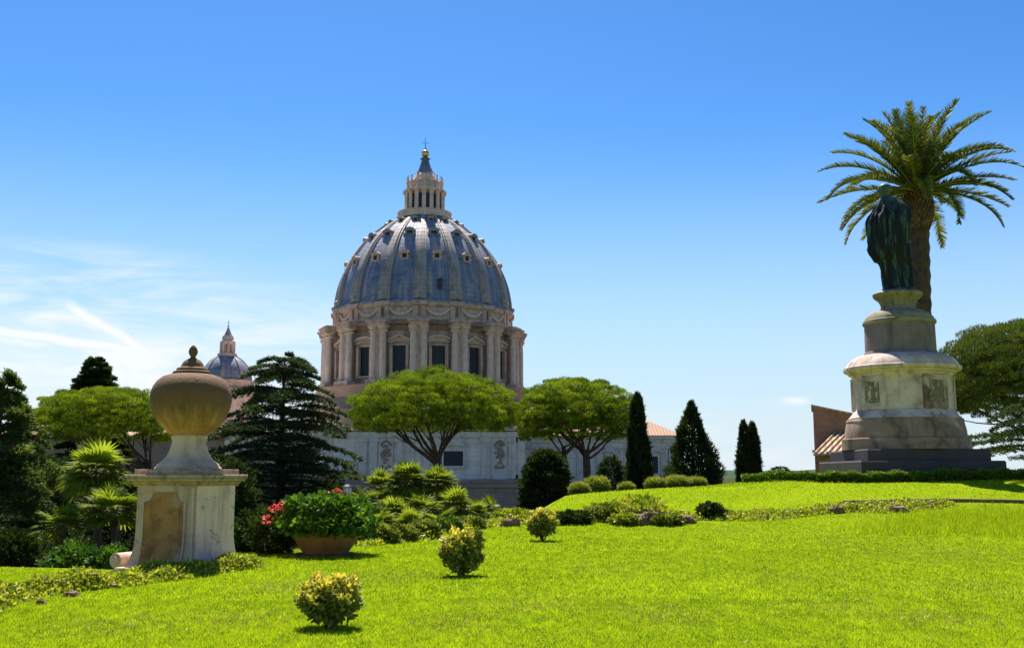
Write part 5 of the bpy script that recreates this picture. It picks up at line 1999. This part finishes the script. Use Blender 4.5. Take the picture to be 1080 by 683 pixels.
# variegated bushes on the lawn
VG = 'variegated bushes on the lawn'
p = hit(347, 662)
bush('variegated_bush', p, 0.315, 0.31, 0.235, 'nearest round yellow-green variegated bush on the lawn', VG, 81, 'varie', 2600, 0.055, 0.042, 'bush', True, 0.12, 0.30)
p = hit(486, 607)
bb = bush('variegated_bush', p, 0.31, 0.30, 0.33, 'middle variegated bush with a pale top and one plain green shoot', VG, 82, 'varie', 2800, 0.06, 0.045, 'bush', True, 0.1, 0.38)
rr_ = np.random.default_rng(9)
k = 260
P = np.stack([0.27 + rr_.normal(size=k) * 0.045, rr_.normal(size=k) * 0.05, rr_.uniform(0.2, 0.74, k)], 1)
cards_obj('green_shoot', [cards(P, rr_.normal(size=(k, 3)) * 0.6 + np.array([0.2, 0, 0.7]), 0.06, 0.04, rr_, 0.6)], [rr_.uniform(0, 0.25, k)], M['varie'], bb)
p = hit(572, 570)
bush('variegated_bush', p, 0.35, 0.33, 0.31, 'farthest variegated bush, beside the rocks of the border', VG, 83, 'varie', 2600, 0.065, 0.05, 'bush', True, 0.14, 0.45)

# shrubs along the crest
SG = 'pale shrubs on the crest'
for i, (px, py, r_, D, lab) in enumerate(((610, 513, 0.46, 41, 'low flat pale shrub at the left end of the crest'), (628, 506, 0.62, 42, 'round pale shrub below the two-trunked pine'),
                                          (659, 513.5, 0.36, 43, 'smallest pale shrub, before the slender cypress'), (690, 507.5, 0.52, 44, 'pale shrub between the two dark cypresses'),
                                          (712, 505.5, 0.70, 44.5, 'largest pale shrub, at the foot of the broad cypress'), (732, 507.5, 0.48, 45, 'pale shrub at the right foot of the broad cypress'))):
    b_ = base_at(px, D)
    ht = max(0.35, zz(py - 4, D) - b_[2])
    bush('shrub', b_, r_ * 0.82, r_ * 0.8, ht * 0.44, lab, SG, 90 + i, 'shrub', 3600, 0.13, 0.03, 'shrub', True, 0.05, ht * 0.5, 0.08, 0.2)
# shrubs at the border by the planter
LG = 'small shrubs along the garden border'
for i, (px, py, rx_, rz2, mt, lab) in enumerate(((266, 582, 0.5, 0.36, 'shrub_dark', 'leafy shrub right behind the white corner of the urn pedestal'), (287, 584, 0.5, 0.45, 'shrub_dark', 'dark shrub touching the left side of the terracotta bowl'),
                                               (274, 572, 0.6, 0.5, 'shrub_dark', 'dark shrub between the urn pedestal and the geraniums'),
                                               (403, 573, 0.42, 0.24, 'shrub', 'low shrub just right of the terracotta bowl'), (424, 569, 0.4, 0.22, 'shrub', 'second low shrub right of the terracotta bowl'),
                                               (446, 565, 0.42, 0.26, 'shrub', 'low shrub in front of the fan palm clump'), (470, 560, 0.48, 0.26, 'hedge', 'low green shrub behind the middle variegated bush'),
                                               (495, 556, 0.45, 0.2, 'shrub', 'low shrub where the border turns uphill'), (605, 552, 0.55, 0.2, 'shrub_dark', 'low dark shrub between two rocks of the border'),
                                               (750, 546, 0.42, 0.24, 'shrub_dark', 'small dark shrub at the right end of the layered rock'), (636, 548, 0.6, 0.26, 'shrub', 'pale shrub at the left of the biggest rock'),
                                               (672, 548, 0.95, 0.40, 'cover', 'leafy yellow-green plant spilling over the biggest rock'), (540, 549, 0.6, 0.2, 'cover', 'low leafy plant behind the farthest variegated bush'),
                                               (660, 553, 0.45, 0.17, 'cover', 'small leafy plant before the left end of the biggest rock'), (703, 553, 0.45, 0.15, 'shrub', 'small leafy plant where the two big rocks meet'))):
    p = hit(px, py)
    bush('shrub', p, rx_, rx_ * 0.9, rz2, lab, LG, 110 + i, mt, 2000, 0.075, 0.055, 'shrub', False, 0.04, rz2 * 0.85, 0.16)
for px, D, r_, h2, lab in ((92, 27.5, 0.8, 0.5, 'lit leafy shrub at the foot of the leaning fan palms'), (128, 27, 0.6, 0.42, 'low leafy shrub beside the stone scroll')):
    b_ = base_at(px, D)
    bush('shrub', b_, r_, r_ * 0.9, h2, lab, LG, int(px) + 200, 'gera', 3200, 0.09, 0.06, 'shrub', False, 0.05, h2 * 0.9, 0.2)
for i, (px, D, r_, h2, lab) in enumerate(((20, 33, 1.1, 0.9, 'dark undergrowth bush under the cedar at the left edge'), (75, 36, 1.2, 1.0, 'dark undergrowth bush behind the fan palms'),
                                         (232, 34, 1.2, 1.1, 'dark bush right behind the urn pedestal'), (290, 36, 1.3, 1.1, 'dark bush under the tall cedar'), (335, 38, 1.3, 1.1, 'dark bush behind the geraniums'),
                                         (372, 44, 1.3, 1.2, 'dark bush at the foot of the lamp post'), (160, 37, 1.1, 1.0, 'dark bush hidden behind the left side of the pedestal'))):
    b_ = base_at(px, D)
    bush('evergreen_shrub', b_, r_, r_, h2, lab, 'dark bushes under the trees', 130 + i, 'shrub_dark', 4500, 0.14, 0.08, 'bush', False, 0.2)

# rocks of the border
RG = 'rocks of the lawn border'
def rock(px, py, wpx, hpx, lab, seed, flat=1.0):
    p = hit(px, py)
    D = p[1]
    rg = random.Random(seed)
    w_, h_ = wpx * D / F / 2, hpx * D / F
    c = MB()
    ph = [rg.uniform(0, 6) for _ in range(6)]
    rings = []
    n = 22
    for z, k in ((-0.25, 0.9), (0.0, 1.0), (0.2, 1.03), (0.35, 0.97), (0.36, 1.0), (0.6, 0.96), (0.75, 0.88), (0.77, 0.9), (0.92, 0.78), (1.0, 0.5), (1.02, 0.1)):
        ring = []
        for i in range(n):
            a = 2 * PI * i / n
            q = k * (1 + 0.14 * math.sin(2 * a + ph[0] + z) + 0.10 * math.sin(3 * a + ph[1] + 3 * z) + 0.06 * math.sin(7 * a + ph[2] + 9 * z) + rg.uniform(-0.04, 0.04))
            ring.append((w_ * q * math.cos(a), w_ * 0.65 * q * math.sin(a), h_ * z * (1 + 0.12 * math.sin(a + ph[3]) + 0.1 * math.sin(3 * a + ph[4]))))
        rings.append(ring)
    c.hull(rings)
    o_ = c.build('rock', M['rock'], None, False)
    o_.location = p
    tag(o_, lab, 'rock', RG)


rock(538, 555, 18, 8, 'pinkish rock right beside the farthest variegated bush', 1)
rock(678, 552, 40, 12, 'biggest dark layered rock of the border', 2)
rock(717, 551, 30, 7, 'flat brown rock joined to the biggest layered rock', 3)
rock(882, 541, 14, 7, 'small pale rock in the ground cover below the monument', 4)
rock(948, 539, 22, 6, 'low dark rock near the right end of the border', 5)
rock(980, 534, 18, 5, 'last small flat rock at the right end of the border', 6)
rock(804, 547, 14, 4, 'flat pale stone almost sunk in the grass of the border', 7)
rock(115, 620, 16, 5, 'flat grey stone in the ground cover left of the urn', 8)
rock(44, 637, 12, 5, 'brown stone in the ground cover near the left edge', 9)
rock(2, 641, 12, 6, 'brown stone cut by the left edge of the picture', 10)
rock(76, 629, 18, 5, 'long flat stone between two stones of the left ground cover', 11)

# stone edging right of the border
p0, p1 = hit(890, 530.5), hit(1120, 531)
c = MB()
v0, v1 = Vector(p0), Vector(p1)
rings = []
for i in range(25):
    q = v0.lerp(v1, i / 24)
    z_ = gz(q.x, q.y)
    rings.append([(q.x, q.y - 0.12, z_ - 0.1), (q.x, q.y + 0.12, z_ - 0.1), (q.x, q.y + 0.12, z_ + 0.10), (q.x, q.y - 0.12, z_ + 0.09)])
c.hull(rings)
tag(c.build('stone_edging', M['rock']), 'long low stone edging across the lawn below the hedge', 'edging')


# ground cover along the borders
def cover(name, path, half, n, seed, hgt, label, L=0.07, W=0.05, mat='cover', patch=1.0):
    rg = np.random.default_rng(seed)
    W_ = np.array([hit(*p)[:2] for p in path])
    seg = np.linalg.norm(np.diff(W_, axis=0), axis=1)
    cum = np.concatenate([[0], np.cumsum(seg)])
    s = rg.uniform(0, cum[-1], n)
    x, y = np.interp(s, cum, W_[:, 0]), np.interp(s, cum, W_[:, 1])
    off = rg.normal(size=n)
    th = rg.uniform(0, 2 * PI, n)
    wd = half * (0.75 + 0.25 * np.sin(s * 1.3 + seed))
    r_ = np.sqrt(rg.uniform(0, 1, n)) * wd
    x, y = x + r_ * np.cos(th), y + r_ * np.sin(th)
    lump = 0.5 + 0.5 * np.sin(x * 2.3 + seed) * np.sin(y * 2.9 + 1) + 0.35 * np.sin(x * 5.1) * np.sin(y * 6.3)
    keep = rg.uniform(0, 1, n) < np.clip(0.25 + lump, 0.08, 1) * patch
    x, y, lump, r_, wd = x[keep], y[keep], lump[keep], r_[keep], wd[keep]
    k = len(x)
    h = hgt * np.clip(0.35 + 0.7 * lump, 0.1, 1.2) * np.clip(1.4 * (1 - (r_ / wd) ** 2), 0.1, 1) * rg.uniform(0.2, 1, k)
    P = np.stack([x, y, ground(x, y) + h], 1)
    A = rg.normal(size=(k, 3)) * 0.8 + np.array([0, 0, 0.5])
    o_ = cards_obj(name, [cards(P, A, L * rg.uniform(0.6, 1.4, k), W, rg, 0.7)], [rg.uniform(0, 1, k) ** 1.3], M[mat])
    tag(o_, label, 'ground cover', kind='stuff')


cover('ground_cover', [(-40, 645), (0, 634), (60, 622), (130, 613), (200, 606), (262, 598)], 0.6, 26000, 3, 0.24, 'leafy yellow-green ground cover along the left border of the lawn', 0.06, 0.042)
cover('ground_cover', [(385, 575), (440, 566), (500, 556), (530, 552)], 0.55, 7000, 4, 0.22, 'leafy ground cover between the planter and the rocks')
cover('ground_cover', [(522, 553), (560, 551), (620, 549), (680, 545), (735, 546)], 0.75, 14000, 5, 0.30, 'ground cover creeping round the rocks')
cover('ground_cover', [(745, 546), (800, 545), (850, 541), (900, 537), (950, 535), (995, 532)], 0.95, 12000, 6, 0.22, 'patchy ground cover along the right border of the lawn', patch=0.8)


# ================================================================== grass
rng = np.random.default_rng(99)


def blades(n, y0, y1, hgt, wid, seed, xfun=None, tall=1.0):
    rg = np.random.default_rng(seed)
    y = np.sqrt(rg.uniform(y0 ** 2, y1 ** 2, n))
    x = rg.uniform(-0.60, 0.60, n) * y + rg.uniform(-0.6, 0.6, n)
    d = y - np.interp(x, XE, YE)
    keep = d < 0.6
    x, y = x[keep], y[keep]
    k = len(x)
    pat = 0.5 + 0.10 * np.sin(x * 0.9 + 0.5 * np.sin(y * 0.7)) * np.sin(y * 0.4 + 1)
    cell = rg.normal(size=4096)[(np.floor(x / 0.07).astype(int) * 73 + np.floor(y / 0.16).astype(int) * 191) % 4096]
    cell2 = rg.normal(size=4096)[(np.floor(x / 0.21 + y * 0.3).astype(int) * 37 + np.floor(y / 0.5).astype(int) * 131) % 4096]
    cell3 = rg.normal(size=4096)[(np.floor(x / 0.9 + 0.4 * np.sin(y * 2.1)).astype(int) * 59 + np.floor(y / 1.3 + 0.5 * np.sin(x * 1.7)).astype(int) * 17) % 4096]
    pat = pat + 0.17 * cell + 0.12 * cell2 + 0.05 * cell3
    pat = np.where(rg.uniform(size=4096)[(np.floor(x / 0.11).astype(int) * 29 + np.floor(y / 0.2).astype(int) * 83) % 4096] < 0.06, pat - 0.55, pat)
    P = np.stack([x, y, ground(x, y) - 0.004], 1)
    a = rg.uniform(0, 2 * PI, k)
    B = np.stack([np.cos(a), np.sin(a), np.zeros(k)], 1)
    lean = rg.normal(size=(k, 3)) * np.array([0.45, 0.45, 0]) + np.array([0, 0, 1.0])
    A = unit(lean)
    h = hgt * rg.uniform(0.5, 1.3, k) * np.clip(0.75 + 0.5 * pat, 0.3, 1.5)
    wd = wid * rg.uniform(0.7, 1.3, k)
    v = np.stack([P - B * wd[:, None] / 2, P + B * wd[:, None] / 2, P + A * h[:, None]], 1).reshape(-1, 3)
    t = np.clip(pat + rg.normal(size=k) * 0.2, 0, 1)
    return v, t


VT = [blades(300000, 7.0, 14, 0.042, 0.0075, 1), blades(260000, 14, 23, 0.046, 0.012, 2), blades(190000, 23, 34, 0.05, 0.02, 3), blades(130000, 34, 52, 0.055, 0.03, 4)]
V = np.concatenate([v for v, t in VT])
T = np.concatenate([t for v, t in VT])
go = mesh_np('grass', V, [np.arange(len(V)).reshape(-1, 3)], M['grass'], tint=T)
tag(go, 'short bright green grass blades covering the lawn', 'grass', kind='stuff')
# longer grass at the right
rg = np.random.default_rng(98)
n = 26000
pts = np.array([hit(px, py)[:2] for px, py in ((955, 560), (990, 556), (1030, 560), (1085, 563), (1040, 552), (1085, 552), (1000, 548), (1075, 545), (1120, 558))])
ix = rg.integers(0, len(pts), n)
xy = pts[ix] + rg.normal(size=(n, 2)) * np.array([0.75, 0.55])
P = np.stack([xy[:, 0], xy[:, 1], ground(xy[:, 0], xy[:, 1])], 1)
A = rg.normal(size=(n, 3)) * 0.3 + np.array([0, 0, 1])
to = cards_obj('tall_grass', [cards(P, A, 0.21 * rg.uniform(0.5, 1.3, n), 0.016, rg, 0.15)], [np.clip(rg.uniform(0.3, 1, n), 0, 1)], M['grass'])
tag(to, 'patch of longer grass at the right side of the lawn', 'grass', kind='stuff')

# straw-coloured and dull blades in loose patches
rg = np.random.default_rng(123)
cs, ws = [], []
for px, py, w_ in ((905, 575, 0.8), (960, 590, 0.9), (1010, 583, 0.8), (860, 562, 0.9), (1040, 620, 0.6), (700, 650, 0.45), (640, 600, 0.7), (930, 545, 0.9), (560, 640, 0.4), (300, 620, 0.4),
                   (480, 660, 0.35), (820, 610, 0.6), (250, 655, 0.4), (760, 560, 1.0), (130, 660, 0.4), (410, 610, 0.6), (980, 655, 0.4), (880, 640, 0.5)):
    cs.append(hit(px, py)[:2]); ws.append(w_)
cs, ws = np.array(cs), np.array(ws)
n = 8000
ix = rg.integers(0, len(cs), n)
xy = cs[ix] + rg.normal(size=(n, 2)) * ws[ix][:, None] * np.array([1.0, 1.3])
P = np.stack([xy[:, 0], xy[:, 1], ground(xy[:, 0], xy[:, 1]) + 0.012], 1)
A = rg.normal(size=(n, 3)) * 0.6 + np.array([0, 0, 0.7])
M['straw'] = leafmat('straw', (0.16, 0.13, 0.035), (0.46, 0.40, 0.12), 0.3)
do = cards_obj('dry_grass', [cards(P, A, 0.045 * rg.uniform(0.6, 1.4, n), 0.009, rg, 0.3)], [rg.uniform(0, 1, n)], M['straw'])
tag(do, 'dry straw-coloured blades scattered in the lawn', 'grass', kind='stuff')
